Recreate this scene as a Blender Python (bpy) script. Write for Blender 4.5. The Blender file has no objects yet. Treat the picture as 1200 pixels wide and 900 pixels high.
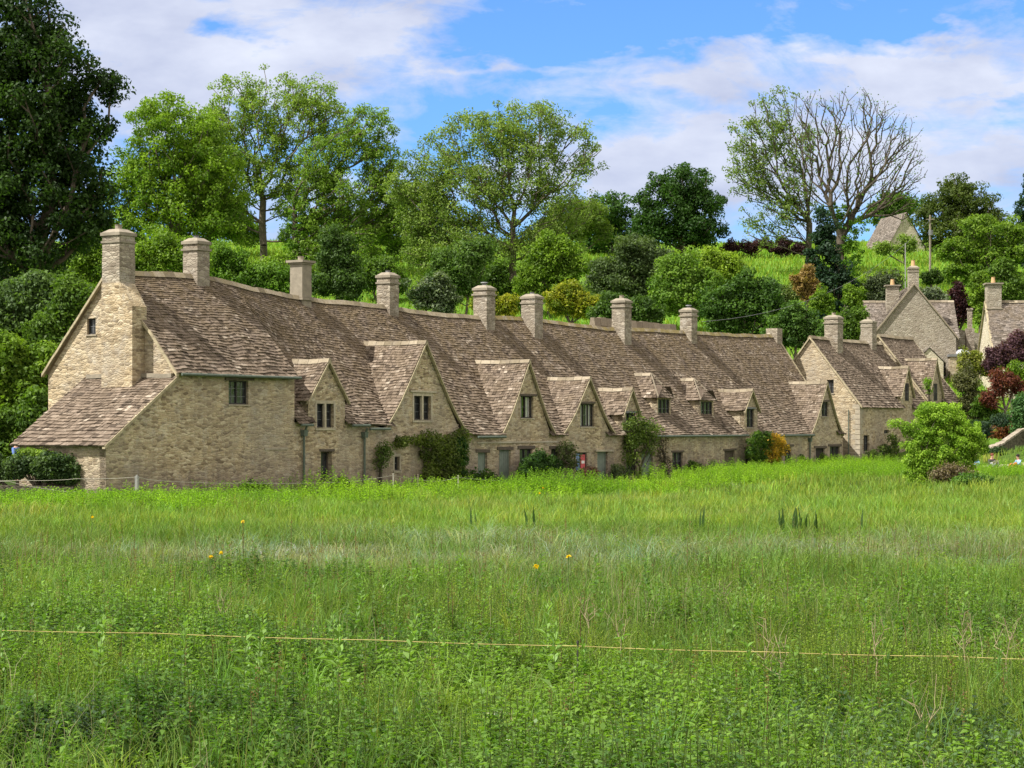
import bpy, math, random
import numpy as np
from mathutils import Vector
from mathutils.geometry import tessellate_polygon
random.seed(7)
rng = np.random.default_rng(11)
sc = bpy.context.scene
col = sc.collection
rad = math.radians
F = 2400.0          # focal length in photo pixels (1200 wide)
CZ = 2.5            # camera height
HY = 500.0          # horizon row

# ------------------------------------------------------------------ frames
P0 = (-12.67, 77.0); US, UC = 0.524, 0.852
def R(s, t, z):      # row frame: s along the terrace, t back from its front, z up
    return (P0[0]+US*s-UC*t, P0[1]+UC*s+US*t, z)
def at(px, py, D): return ((px-600)/F*D, D, CZ+(HY-py)/F*D)
def s_at(px, t=0.0):
    r = (px-600)/F
    return (r*(P0[1]+US*t)-P0[0]+UC*t)/(US-UC*r)
def z_at(px, py, t=0.0):
    s = s_at(px, t); return CZ+(HY-py)/F*(P0[1]+UC*s+US*t)
def sm(a, b, x):
    x = np.clip((x-a)/(b-a), 0, 1); return x*x*(3-2*x)
_nv = np.random.default_rng(5)
_nd = [(_nv.normal(size=2), _nv.uniform(0, 6.28)) for _ in range(10)]
def noise2(x, y, k=1.0):
    v = 0
    for (d, p) in _nd: v = v+np.sin(k*(d[0]*x+d[1]*y)+p+1.3*np.sin(k*.6*(d[1]*x-d[0]*y)+p*2))
    return v/4.5
_hy = [-500, 0, 60, 122, 134, 145, 165, 185, 200, 222, 240, 265, 300, 600, 3000]
_hz = [-.4, -.35, -.35, -.25, .15, 1.6, 6.4, 11.8, 15.8, 20.2, 23, 26.6, 28.5, 24, -20]
def ground(x, y):
    x = np.asarray(x, float); y = np.asarray(y, float)
    yy = y-np.clip((x+5)*.03, -2, 3)
    z = np.interp(yy, _hy, _hz)
    z = z-.42*np.exp(-((x-0)**2/220+(y-98)**2/300))
    k = sm(135, 190, y)
    z = z+noise2(x, y, .04)*.5*k+noise2(x, y, .12)*.05
    rs = (x-P0[0])*US+(y-P0[1])*UC; rt = -(x-P0[0])*UC+(y-P0[1])*US
    z = z+1.25*np.exp(-((x-34.5)**2/20+(y-130.5)**2/9))
    return z
def gz(x, y): return float(ground(x, y))

# ------------------------------------------------------------------ object helpers
ORG = {}
def tag(o, label=None, cat=None, group=None, kind=None):
    if label: o['label'] = label
    if cat: o['category'] = cat
    if group: o['group'] = group
    if kind: o['kind'] = kind
    return o
def thing(name, loc, label, cat, group=None):
    o = bpy.data.objects.new(name, None); col.objects.link(o); o.location = loc
    o.empty_display_size = .2
    ORG[o.name] = np.array(loc, float)
    return tag(o, label, cat, group)
def link(name, me, parent=None, origin=None):
    o = bpy.data.objects.new(name, me); col.objects.link(o)
    if parent is not None:
        o.parent = parent; ORG[o.name] = ORG[parent.name]
    elif origin is not None:
        o.location = origin; ORG[o.name] = np.array(origin, float)
    else: ORG[o.name] = np.zeros(3)
    return o
def mesh_np(name, V, Fc, mat, parent=None, origin=None, colr=None, smooth=False):
    """V (n,3), Fc (m,k); colr (m,3) per-face colour"""
    V = np.asarray(V, float)
    org = ORG[parent.name] if parent is not None else (np.array(origin, float) if origin is not None else np.zeros(3))
    V = V-org
    Fc = np.asarray(Fc, np.int32); m, k = Fc.shape
    me = bpy.data.meshes.new(name)
    me.vertices.add(len(V)); me.vertices.foreach_set('co', V.astype(np.float32).ravel())
    me.loops.add(m*k); me.loops.foreach_set('vertex_index', Fc.ravel())
    me.polygons.add(m); me.polygons.foreach_set('loop_start', np.arange(0, m*k, k, dtype=np.int32))
    me.polygons.foreach_set('loop_total', np.full(m, k, np.int32)) if False else None
    me.update(calc_edges=True)
    if smooth: me.polygons.foreach_set('use_smooth', np.ones(m, bool))
    if colr is not None:
        a = me.attributes.new('col', 'FLOAT_COLOR', 'FACE')
        c = np.ones((m, 4), np.float32); c[:, :3] = colr
        a.data.foreach_set('color', c.ravel())
    me.materials.append(mat)
    return link(name, me, parent, origin)
class MB:
    def __init__(s): s.v = []; s.f = []; s.c = []
    def face(s, pts, c=(.5, .5, .5)):
        n = len(s.v); s.v.extend(pts); s.f.append(tuple(range(n, n+len(pts)))); s.c.append(c)
    def hexa(s, p, c=(.5, .5, .5)):      # p: 8 points, bottom ring 0-3, top ring 4-7
        n = len(s.v); s.v.extend(p)
        for q in ((3,2,1,0),(4,5,6,7),(0,1,5,4),(1,2,6,5),(2,3,7,6),(3,0,4,7)):
            s.f.append(tuple(n+i for i in q)); s.c.append(c)
    def rbox(s, s0, s1, t0, t1, z0, z1, c=(.5,.5,.5), fn=R, top=None):   # box in a frame, optional taper
        k = top or (0, 0)
        s.hexa([fn(s0,t0,z0),fn(s1,t0,z0),fn(s1,t1,z0),fn(s0,t1,z0),
                fn(s0+k[0],t0+k[1],z1),fn(s1-k[0],t0+k[1],z1),fn(s1-k[0],t1-k[1],z1),fn(s0+k[0],t1-k[1],z1)], c)
    def tube(s, pts, rs, n=8, c=(.5,.5,.5), cap=True):
        pts = [Vector(p) for p in pts]; base = len(s.v)
        for i, p in enumerate(pts):
            d = (pts[min(i+1, len(pts)-1)]-pts[max(i-1, 0)]).normalized()
            a = d.cross(Vector((.31,.2,.93)) if abs(d.z) < .9 else Vector((1,0,0))).normalized(); b = d.cross(a)
            r = rs[i] if hasattr(rs, '__len__') else rs
            for k in range(n):
                w = 2*math.pi*k/n; s.v.append(tuple(p+a*math.cos(w)*r+b*math.sin(w)*r))
        for i in range(len(pts)-1):
            for k in range(n):
                s.f.append((base+i*n+k, base+i*n+(k+1)%n, base+(i+1)*n+(k+1)%n, base+(i+1)*n+k)); s.c.append(c)
        if cap:
            s.f.append(tuple(base+k for k in range(n))[::-1]); s.c.append(c)
            s.f.append(tuple(base+(len(pts)-1)*n+k for k in range(n))); s.c.append(c)
    def build(s, name, mat, parent=None, origin=None, smooth=False):
        org = ORG[parent.name] if parent is not None else (np.array(origin, float) if origin is not None else np.zeros(3))
        me = bpy.data.meshes.new(name)
        me.from_pydata([tuple(np.array(v)-org) for v in s.v] if len(s.v) < 2000 else (np.array(s.v)-org).tolist(), [], s.f)
        a = me.attributes.new('col', 'FLOAT_COLOR', 'FACE')
        c = np.ones((len(s.f), 4), np.float32); c[:, :3] = np.array(s.c); a.data.foreach_set('color', c.ravel())
        if smooth: me.polygons.foreach_set('use_smooth', [True]*len(s.f))
        me.materials.append(mat); me.update()
        return link(name, me, parent, origin)

# ------------------------------------------------------------------ materials
def newmat(name):
    m = bpy.data.materials.new(name); m.use_nodes = True
    nt = m.node_tree; nt.nodes.clear()
    return m, nt
class N:
    def __init__(s, nt): s.nt = nt
    def add(s, t, **k):
        n = s.nt.nodes.new(t)
        for a, b in k.items(): setattr(n, a, b)
        return n
    def set(s, sock, v):
        if hasattr(v, 'is_output') or isinstance(v, bpy.types.NodeSocket): s.nt.links.new(v, sock)
        else: sock.default_value = v
    def math(s, op, a, b=0.0, c=None, clamp=False):
        n = s.add('ShaderNodeMath', operation=op, use_clamp=clamp); s.set(n.inputs[0], a); s.set(n.inputs[1], b)
        if c is not None: s.set(n.inputs[2], c)
        return n.outputs[0]
    def vmath(s, op, a, b):
        n = s.add('ShaderNodeVectorMath', operation=op); s.set(n.inputs[0], a); s.set(n.inputs[1], b); return n.outputs[0]
    def noise(s, vec, scale, detail=4, rough=.6, col=False, dist=0.0):
        n = s.add('ShaderNodeTexNoise'); s.set(n.inputs['Vector'], vec); n.inputs['Scale'].default_value = scale
        n.inputs['Detail'].default_value = detail; n.inputs['Roughness'].default_value = rough; n.inputs['Distortion'].default_value = dist
        return n.outputs['Color' if col else 'Fac']
    def ramp(s, fac, stops, interp='LINEAR'):
        n = s.add('ShaderNodeValToRGB'); cr = n.color_ramp; cr.interpolation = interp
        while len(cr.elements) < len(stops): cr.elements.new(.5)
        for e, (p, c) in zip(cr.elements, stops):
            e.position = p; e.color = (c[0], c[1], c[2], 1) if hasattr(c, '__len__') else (c, c, c, 1)
        s.set(n.inputs[0], fac); return n.outputs[0]
    def mix(s, f, a, b, mode='MIX'):
        n = s.add('ShaderNodeMix', data_type='RGBA', blend_type=mode); s.set(n.inputs[0], f)
        for sk, v in ((n.inputs[6], a), (n.inputs[7], b)):
            if isinstance(v, tuple): v = (v[0], v[1], v[2], 1)
            s.set(sk, v)
        return n.outputs[2]
    def bump(s, h, strength=.5, dist=.02, normal=None):
        n = s.add('ShaderNodeBump'); s.set(n.inputs['Height'], h); n.inputs['Strength'].default_value = strength; n.inputs['Distance'].default_value = dist
        if normal is not None: s.set(n.inputs['Normal'], normal)
        return n.outputs[0]
    def out(s, base, rough=.9, normal=None, metal=0.0, spec=.3):
        p = s.add('ShaderNodeBsdfPrincipled'); 
        if isinstance(base, tuple): base = (base[0], base[1], base[2], 1)
        s.set(p.inputs['Base Color'], base); s.set(p.inputs['Roughness'], rough); p.inputs['Metallic'].default_value = metal
        p.inputs['Specular IOR Level'].default_value = spec
        if normal is not None: s.set(p.inputs['Normal'], normal)
        o = s.add('ShaderNodeOutputMaterial'); s.nt.links.new(p.outputs[0], o.inputs[0]); return p
def pos(n): return n.add('ShaderNodeNewGeometry').outputs['Position']
def rotscale(n, v, sc_):
    m = n.add('ShaderNodeMapping'); m.vector_type = 'POINT'
    m.inputs['Rotation'].default_value = (0, 0, -math.atan2(UC, US)); m.inputs['Scale'].default_value = (1, 1, 1)
    n.set(m.inputs['Vector'], v)
    return n.vmath('MULTIPLY', m.outputs[0], sc_)

def stone_mat(name, pal, mortar, sx=.26, sz=.085, stain=.5, bumpk=.7, base_dirt=True):
    m, nt = newmat(name); n = N(nt); P = pos(n)
    wob = n.vmath('SUBTRACT', n.noise(P, 2.2, 3, .6, col=True), (.5, .5, .5))
    P2 = n.vmath('ADD', P, n.vmath('MULTIPLY', wob, (.16, .16, .09)))
    Q = rotscale(n, P2, (1/sx, 1/sx, 1/sz))
    vo = n.add('ShaderNodeTexVoronoi', feature='F1'); n.set(vo.inputs['Vector'], Q); vo.inputs['Scale'].default_value = 1; vo.inputs['Randomness'].default_value = .85
    ve = n.add('ShaderNodeTexVoronoi', feature='DISTANCE_TO_EDGE'); n.set(ve.inputs['Vector'], Q); ve.inputs['Scale'].default_value = 1; ve.inputs['Randomness'].default_value = .85
    sep = n.add('ShaderNodeSeparateColor'); n.set(sep.inputs[0], vo.outputs['Color'])
    c = n.ramp(sep.outputs[0], pal)
    fine = n.noise(P, 14, 4, .7)
    c = n.mix(.55, c, n.ramp(fine, [(.3, .28), (.7, .75)]), 'OVERLAY')
    mm = n.ramp(ve.outputs[0], [(.02, 1.0), (.11, 0.0)])
    patchy = n.ramp(n.noise(P, .9, 3, .6), [(.38, .15), (.62, .95)])
    c = n.mix(n.math('MULTIPLY', mm, patchy), c, mortar)
    # weathering: grey lichen, warm ochre, damp darkening low down
    st = n.ramp(n.noise(n.vmath('MULTIPLY', P, (1, 1, .6)), .6, 8, .72), [(.44, 0.0), (.58, 1.0)])
    c = n.mix(n.math('MULTIPLY', st, stain*.75), c, (.26, .225, .185))
    st3 = n.ramp(n.noise(n.vmath('MULTIPLY', P, (.8, .8, .45)), .38, 6, .62, dist=.6), [(.45, 0.0), (.60, 1.0)])
    c = n.mix(n.math('MULTIPLY', st3, stain*.7), c, n.mix(.5, c, (.32, .285, .23)))
    c = n.mix(n.math('MULTIPLY', st3, stain*.6), c, n.ramp(n.noise(P, 5.5, 6, .8), [(.4, (.18, .15, .12)), (.55, (.35, .31, .255)), (.7, (.53, .48, .40))]))
    st2 = n.ramp(n.noise(P, 1.6, 8, .78), [(.53, 0.0), (.62, 1.0)])
    c = n.mix(n.math('MULTIPLY', st2, stain*.8), c, (.46, .43, .37))
    if base_dirt:
        z = n.add('ShaderNodeSeparateXYZ'); n.set(z.inputs[0], P)
        nz = n.math('ADD', n.math('MULTIPLY', z.outputs[2], 1.25), n.math('MULTIPLY', n.noise(n.vmath('MULTIPLY', P, (1, 1, .5)), .9, 5, .6), -3.6))
        dm = n.ramp(nz, [(0.0, 1.0), (.9, 0.0)])
        mp = n.add('ShaderNodeMapRange'); n.set(mp.inputs[0], nz); mp.inputs[1].default_value = -1.6; mp.inputs[2].default_value = .1; mp.inputs[3].default_value = 1; mp.inputs[4].default_value = 0
        streak = n.ramp(n.noise(n.vmath('MULTIPLY', P, (2.2, 2.2, .3)), 1.4, 3, .6), [(.35, .35), (.65, 1.0)])
        c = n.mix(n.math('MULTIPLY', mp.outputs[0], n.math('MULTIPLY', streak, 1.0)), c, n.mix(.35, c, (.165, .128, .110)) if False else n.mix(.18, (.165, .130, .112), c))
    h = n.math('ADD', n.math('MULTIPLY', n.ramp(ve.outputs[0], [(0, 0.0), (.16, 1.0)]), .6), n.math('MULTIPLY', fine, .5))
    h = n.math('ADD', h, n.math('MULTIPLY', sep.outputs[1], .5))
    n.out(c, .93, n.bump(h, bumpk, .035), spec=.15); return m
WALL = stone_mat('cotswold_rubble', [(0, (.17, .125, .075)), (.3, (.35, .27, .165)), (.7, (.48, .385, .245)), (1, (.60, .51, .355))], (.46, .385, .265))
WALLG = stone_mat('grey_rubble', [(0, (.22, .185, .14)), (.4, (.30, .26, .20)), (.75, (.35, .31, .24)), (1, (.42, .38, .31))], (.33, .30, .25), sx=.3, sz=.12, base_dirt=False, bumpk=1.0)
WALLC = stone_mat('cream_rubble', [(0, (.42, .36, .26)), (.4, (.55, .49, .37)), (1, (.62, .57, .45))], (.55, .5, .4), stain=.3, base_dirt=False)
CHIM = stone_mat('chimney_stone', [(0, (.13, .105, .075)), (.4, (.245, .205, .15)), (.8, (.35, .305, .23)), (1, (.49, .44, .345))], (.20, .17, .13), sx=.27, sz=.11, stain=.7, base_dirt=False)
QUOIN = stone_mat('dressed_stone', [(0, (.40, .345, .25)), (1, (.50, .45, .35))], (.45, .4, .3), sx=1.3, sz=.5, stain=.7, bumpk=.3, base_dirt=False)

def tile_mat(name, pal, mosscol=(.150, .112, .062)):
    m, nt = newmat(name); n = N(nt); P = pos(n)
    a = n.add('ShaderNodeAttribute', attribute_name='col')
    sep = n.add('ShaderNodeSeparateColor'); n.set(sep.inputs[0], a.outputs['Color'])
    c = n.ramp(sep.outputs[0], pal)
    big = n.noise(P, .8, 4, .6)
    c = n.mix(n.ramp(big, [(.35, 0.0), (.7, .55)]), c, (.12, .095, .075))
    fn = n.noise(P, 9, 5, .7)
    c = n.mix(.6, c, n.ramp(fn, [(.3, .25), (.7, .75)]), 'OVERLAY')
    lich = n.ramp(n.noise(P, 5.5, 4, .7), [(.60, 0.0), (.68, 1.0)])
    c = n.mix(n.math('MULTIPLY', lich, .4), c, (.36, .33, .27))
    mo = n.math('MULTIPLY', sep.outputs[1], n.ramp(n.noise(P, 1.7, 5, .7), [(.40, 0.0), (.58, 1.0)]), clamp=True)
    c = n.mix(mo, c, mosscol)
    n.out(c, .95, n.bump(fn, .6, .03), spec=.12); return m
TILE = tile_mat('stone_slate', [(0, (.06, .046, .035)), (.25, (.132, .103, .078)), (.6, (.205, .162, .124)), (.88, (.275, .224, .176)), (1, (.39, .335, .27))])
TILEG = tile_mat('grey_stone_slate', [(0, (.09, .08, .07)), (.5, (.19, .165, .145)), (1, (.33, .29, .255))])

def simple(name, c, rough=.8, var=.25, scale=6, bump=.3, metal=0, spec=.3):
    m, nt = newmat(name); n = N(nt); P = pos(n); f = n.noise(P, scale, 4, .65)
    cc = n.mix(var, c, n.ramp(f, [(.3, tuple(x*.35 for x in c)), (.7, tuple(min(1, x*1.7) for x in c))]))
    n.out(cc, rough, n.bump(f, bump, .01), metal, spec); return m
def ridge_mat():
    m, nt = newmat('ridge_stone'); n = N(nt); P = pos(n)
    a = n.add('ShaderNodeAttribute', attribute_name='col'); sep = n.add('ShaderNodeSeparateColor'); n.set(sep.inputs[0], a.outputs['Color'])
    f = n.noise(P, 7, 5, .7)
    c = n.ramp(sep.outputs[0], [(0, (.15, .125, .09)), (1, (.36, .31, .235))])
    c = n.mix(.5, c, n.ramp(f, [(.3, .3), (.7, .7)]), 'OVERLAY')
    mo = n.math('MULTIPLY', sep.outputs[1], n.ramp(n.noise(P, 2.4, 4, .7), [(.4, 0.0), (.55, 1.0)]))
    c = n.mix(n.math('MULTIPLY', mo, .75), c, (.21, .165, .05))
    n.out(c, .95, n.bump(f, .6, .03), spec=.1); return m
RIDGE = ridge_mat()
VERGE = simple('verge_mortar', (.36, .31, .205), .95, .5, 5)
GUTTER = simple('gutter_iron', (.10, .125, .10), .6, .4, 9)
TIMBER = simple('weathered_oak', (.10, .08, .062), .9, .5, 14)
FRAME = simple('dark_frame', (.045, .042, .038), .7, .3, 14)
DOOR = simple('sage_door_paint', (.17, .205, .17), .65, .25, 5)
DARKW = simple('dark_boarding', (.035, .03, .026), .9, .3, 8)
POT = simple('clay_pot', (.50, .33, .17), .85, .3, 8)
LEAD = simple('lead_grey', (.16, .165, .17), .6, .3, 5)
CONC = simple('lime_render', (.25, .22, .17), .95, .35, 3)
ROPE = simple('pale_rope', (.42, .40, .34), .8, .2, 30)
YROPE = simple('yellow_rope', (.42, .35, .13), .8, .5, 3)
POSTM = simple('grey_post', (.30, .30, .29), .6, .3, 12)
WOODP = simple('pole_timber', (.24, .205, .16), .9, .4, 4)
MOSSY = stone_mat('mossy_stone', [(0, (.05, .045, .03)), (1, (.13, .115, .08))], (.06, .055, .04), stain=.08, base_dirt=False)
PAPER = simple('white_paper', (.75, .75, .73), .8, .03, 4, 0)
CURT = simple('net_curtain', (.55, .55, .53), .9, .15, 12, .1)
POSTER = simple('red_poster', (.55, .10, .11), .7, .15, 5, 0)
BLUEP = simple('blue_board', (.16, .25, .42), .7, .2, 6, 0)
GLASS_m, nt = newmat('old_glass'); n = N(nt); P = pos(n)
GLASS = GLASS_m; n.out(n.ramp(n.noise(P, 1.8, 2), [(.35, (.012, .014, .016)), (.7, (.05, .055, .06))]), .12, n.bump(n.noise(P, 5, 2), .25, .02), spec=.6)
CLEAR, nt = newmat('window_glass'); n = N(nt)
tr = n.add('ShaderNodeBsdfTransparent'); gl = n.add('ShaderNodeBsdfGlossy'); gl.inputs['Roughness'].default_value = .06
mx = n.add('ShaderNodeMixShader'); mx.inputs[0].default_value = .14; nt.links.new(tr.outputs[0], mx.inputs[1]); nt.links.new(gl.outputs[0], mx.inputs[2])
o_ = n.add('ShaderNodeOutputMaterial'); nt.links.new(mx.outputs[0], o_.inputs[0])

def leaf_mat(name, trans=.38, rough=.55, spec=.2):
    m, nt = newmat(name); n = N(nt)
    a = n.add('ShaderNodeAttribute', attribute_name='col')
    p = n.add('ShaderNodeBsdfPrincipled'); nt.links.new(a.outputs['Color'], p.inputs['Base Color']); p.inputs['Roughness'].default_value = rough
    p.inputs['Specular IOR Level'].default_value = spec
    t = n.add('ShaderNodeBsdfTranslucent')
    br = n.mix(1.0, a.outputs['Color'], (1.35, 1.5, .55), 'MULTIPLY'); nt.links.new(br, t.inputs[0])
    mx = n.add('ShaderNodeMixShader'); mx.inputs[0].default_value = trans
    nt.links.new(p.outputs[0], mx.inputs[1]); nt.links.new(t.outputs[0], mx.inputs[2])
    o = n.add('ShaderNodeOutputMaterial'); nt.links.new(mx.outputs[0], o.inputs[0]); return m
LEAF = leaf_mat('leaves'); LEAFG = leaf_mat('glossy_leaves', .36, .48, .32); GRASSM = leaf_mat('grass_blades', .35, .6, .2)
BARK = simple('bark', (.115, .095, .07), .95, .5, 3, .8)
BARKP = simple('pale_bark', (.075, .062, .045), .95, .5, 3, .8)
def ground_mat():
    m, nt = newmat('turf'); n = N(nt); P = pos(n)
    y = n.add('ShaderNodeSeparateXYZ'); n.set(y.inputs[0], P)
    f = n.noise(P, 2.5, 6, .75); g = n.noise(P, .12, 4, .6)
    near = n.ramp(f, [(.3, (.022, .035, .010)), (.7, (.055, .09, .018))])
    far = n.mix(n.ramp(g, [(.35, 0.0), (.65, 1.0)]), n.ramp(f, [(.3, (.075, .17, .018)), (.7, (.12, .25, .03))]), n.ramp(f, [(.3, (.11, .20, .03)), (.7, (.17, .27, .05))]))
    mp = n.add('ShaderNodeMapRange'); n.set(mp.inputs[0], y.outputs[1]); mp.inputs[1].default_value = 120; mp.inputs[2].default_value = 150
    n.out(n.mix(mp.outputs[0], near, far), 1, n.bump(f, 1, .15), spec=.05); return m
TURF = ground_mat()

# ------------------------------------------------------------------ terrain
gx = np.concatenate([[-3000, -1500, -800, -400, -200], np.arange(-120, 161, 2.5), [220, 400, 800, 1500, 3000]])
gy = np.concatenate([[-1500, -500, -100, -20], np.arange(0, 300, 2.5), [320, 360, 420, 500, 700, 1000, 1600, 3000]])
XX, YY = np.meshgrid(gx, gy); ZZ = ground(XX, YY)
nx, ny = len(gx), len(gy)
idx = np.arange(nx*ny).reshape(ny, nx)
tag(mesh_np('ground', np.stack([XX.ravel(), YY.ravel(), ZZ.ravel()], 1),
    np.stack([idx[:-1, :-1], idx[:-1, 1:], idx[1:, 1:], idx[1:, :-1]], -1).reshape(-1, 4), TURF, smooth=True),
    'green meadow ground rising into the hillside behind the cottages', 'ground', kind='structure')

# ------------------------------------------------------------------ roof slates
def slates(mb, fn, a0, a1, L, e0=.21, e1=.12, moss=(0, 0), th=.045, cull=None, wmul=1.0, base=True, jit=1.0, span=None):
    """courses of stone slates on the surface fn(a,b): a along the course, b up the slope (metres)"""
    rows = []; b = 0.0
    while b < L-.03:
        e = e0+(e1-e0)*(b/L)+random.uniform(-.012, .012); rows.append((b, min(e, L-b))); b += e
    if base:
        na = max(2, int((a1-a0)/1.2)+1); nb = max(2, int(L/.8)+1)
        for i in range(na):
            for j in range(nb):
                A, B = a0+(a1-a0)*i/na, a0+(a1-a0)*(i+1)/na; C, D = L*j/nb, L*(j+1)/nb
                if cull and cull((A+B)/2, (C+D)/2): continue
                mb.face([fn(A, C), fn(B, C), fn(B, D), fn(A, D)], (.1, 0, 0))
    for (b, e) in rows:
        if span: a0, a1 = span(b+e*.5)
        a = a0-random.uniform(0, .1); f = b/L
        rowt = random.uniform(-.09, .09)
        while a < a1-.02:
            w = random.uniform(.11, .32)*(1.15-.4*f)*wmul; aa = min(a+w, a1)
            am = max(a, a0)
            if cull and cull((am+aa)/2, b+e*.5): a = aa; continue
            b0 = b-random.uniform(0, .028)*jit; b0b = b0+random.uniform(-.012, .012)*jit; b1 = b+e*1.12
            p = [np.array(fn(am+.006, b0)), np.array(fn(aa-.006, b0b)), np.array(fn(aa-.006, b1)), np.array(fn(am+.006, b1))]
            nn = np.cross(p[1]-p[0], p[3]-p[0]); nn = nn/(np.linalg.norm(nn)+1e-9)
            if nn[2] < 0: nn = -nn
            t1 = th*random.uniform(.7, 1.5)*(1.2-.45*f); t2 = t1+random.uniform(-.012, .012); lo = -.01
            q = [p[0]+nn*t1, p[1]+nn*t2, p[2]+nn*.012, p[3]+nn*.012]
            r = min(1, max(0, random.gauss(.5, .20)+rowt)); 
            if random.random() < .022: r = 1.0
            if random.random() < .08: r = .0
            c = (r, moss[0]+(moss[1]-moss[0])*f, 0)
            nbs = len(mb.v); mb.v.extend([q[0], q[1], q[2], q[3], p[0]+nn*lo, p[1]+nn*lo])
            mb.f.append((nbs, nbs+1, nbs+2, nbs+3)); mb.f.append((nbs+4, nbs+5, nbs+1, nbs)); mb.f.append((nbs+4, nbs, nbs+3)); mb.f.append((nbs+5, nbs+2, nbs+1))
            mb.c.extend([c]*4)
            a = aa
def strip(mb, pts, wdir, w, th, c=(.5, 0, 0)):
    """a run of short mortar/stone blocks along a polyline: w along wdir, thickness downwards"""
    wd = np.array(wdir, float)
    for p, q in zip(pts[:-1], pts[1:]):
        p = np.array(p, float); q = np.array(q, float); j = random.uniform(-.01, .01)
        up = np.array((0, 0, 1.0)); a = p-wd*w/2; b = q-wd*w/2; c2 = q+wd*w/2; d = p+wd*w/2
        k = up*th; o = up*j
        mb.hexa([a-k+o, b-k+o, c2-k+o, d-k+o, a+o, b+o, c2+o, d+o], c)
def ridge_run(mb, pts, across, w=.2, h=.13, moss=0.0, step=.5):
    """inverted-V ridge stones along a polyline"""
    ac = np.array(across, float)
    for p, q in zip(pts[:-1], pts[1:]):
        p = np.array(p, float); q = np.array(q, float); n_ = max(1, int(np.linalg.norm(q-p)/step))
        for i in range(n_):
            a = p+(q-p)*i/n_; b = p+(q-p)*(i+.97)/n_; j = random.uniform(-.015, .02); r = random.uniform(.1, 1)
            z = np.array((0, 0, 1.0))
            mb.hexa([a-ac*w-z*h, b-ac*w-z*h, b+ac*w-z*h, a+ac*w-z*h, a-ac*.05+z*(.05+j), b-ac*.05+z*(.05+j), b+ac*.05+z*(.05+j), a+ac*.05+z*(.05+j)], (r, moss, 0))

# ------------------------------------------------------------------ walls with openings
def wall(mb, to3, outline, holes=(), depth=.3, inward=(0, 0, 0)):
    """to3(a,z,d): d metres inward.  outline list of (a,z) ; holes (a0,a1,z0,z1)"""
    loops = [[Vector(to3(a, z, 0)) for a, z in outline]]
    hl = [[(h[0], h[2]), (h[1], h[2]), (h[1], h[3]), (h[0], h[3])] for h in holes]
    loops += [[Vector(to3(a, z, 0)) for a, z in h] for h in hl]
    flat = [v for l in loops for v in l]
    for t in tessellate_polygon(loops): mb.face([tuple(flat[i]) for i in t])
    for h in [outline]+hl:
        for i in range(len(h)):
            (a, z), (b, y) = h[i], h[(i+1) % len(h)]
            mb.face([to3(a, z, 0), to3(b, y, 0), to3(b, y, depth), to3(a, z, depth)])
def window(parent, to3, h, lights=2, mat=None, glass=None, recess=.1, fw=.055, bars=2, label=None, curtain=False, name='window'):
    a0, a1, z0, z1 = h; mat = mat or FRAME; m = MB()
    def bx(x0, x1, y0, y1, d0, d1, mb=None):
        (mb or m).hexa([to3(x0, y0, d0), to3(x1, y0, d0), to3(x1, y0, d1), to3(x0, y0, d1), to3(x0, y1, d0), to3(x1, y1, d0), to3(x1, y1, d1), to3(x0, y1, d1)])
    d0, d1 = recess, recess+.07
    bx(a0, a1, z0, z0+fw, d0, d1); bx(a0, a1, z1-fw, z1, d0, d1)
    bx(a0, a0+fw, z0+fw, z1-fw, d0, d1); bx(a1-fw, a1, z0+fw, z1-fw, d0, d1)
    for i in range(1, lights):
        x = a0+(a1-a0)*i/lights; bx(x-fw*.5, x+fw*.5, z0+fw, z1-fw, d0, d1)
    w = m.build(name, mat, parent)
    if label: w['label'] = label
    if bars:
        g = MB()
        for k in range(1, bars+1):
            z = z0+(z1-z0)*k/(bars+1); bx(a0+fw, a1-fw, z-.009, z+.009, d0+.035, d0+.05, g)
        for i in range(lights):
            xa = a0+(a1-a0)*(i+.5)/lights; bx(xa-.009, xa+.009, z0+fw, z1-fw, d0+.037, d0+.052, g)
        g.build('glazing_bar', LEAD, w)
    if recess > .05:
        sl_ = MB(); bx(a0-.06, a1+.06, z0-.05, z0-.002, -.05, recess+.02, sl_); sl_.build('sill', QUOIN if mat is FRAME else TIMBER, w)
    p = MB(); p.face([to3(a0+.01, z0+.01, d0+.055), to3(a1-.01, z0+.01, d0+.055), to3(a1-.01, z1-.01, d0+.055), to3(a0+.01, z1-.01, d0+.055)])
    p.build('pane', CLEAR if curtain else (glass or GLASS), w)
    if curtain:
        for (x0, x1) in ((a0+.06, a0+(a1-a0)*.36), (a1-(a1-a0)*.36, a1-.06)):
            c = MB(); nseg = 8; pr = None
            for k in range(nseg+1):
                x = x0+(x1-x0)*k/nseg; d = d0+.12+.02*(k % 2); q = (to3(x, z0+.05, d), to3(x, z1-.05, d))
                if pr: c.face([pr[0], q[0], q[1], pr[1]])
                pr = q
            c.build('curtain', CURT, w)
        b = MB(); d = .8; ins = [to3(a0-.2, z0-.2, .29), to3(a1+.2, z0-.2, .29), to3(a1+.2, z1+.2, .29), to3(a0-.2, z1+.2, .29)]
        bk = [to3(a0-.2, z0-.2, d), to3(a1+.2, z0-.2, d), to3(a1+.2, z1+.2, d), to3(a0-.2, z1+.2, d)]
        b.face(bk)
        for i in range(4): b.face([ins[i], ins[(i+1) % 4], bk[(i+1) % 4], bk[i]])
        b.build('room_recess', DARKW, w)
    return w
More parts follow.
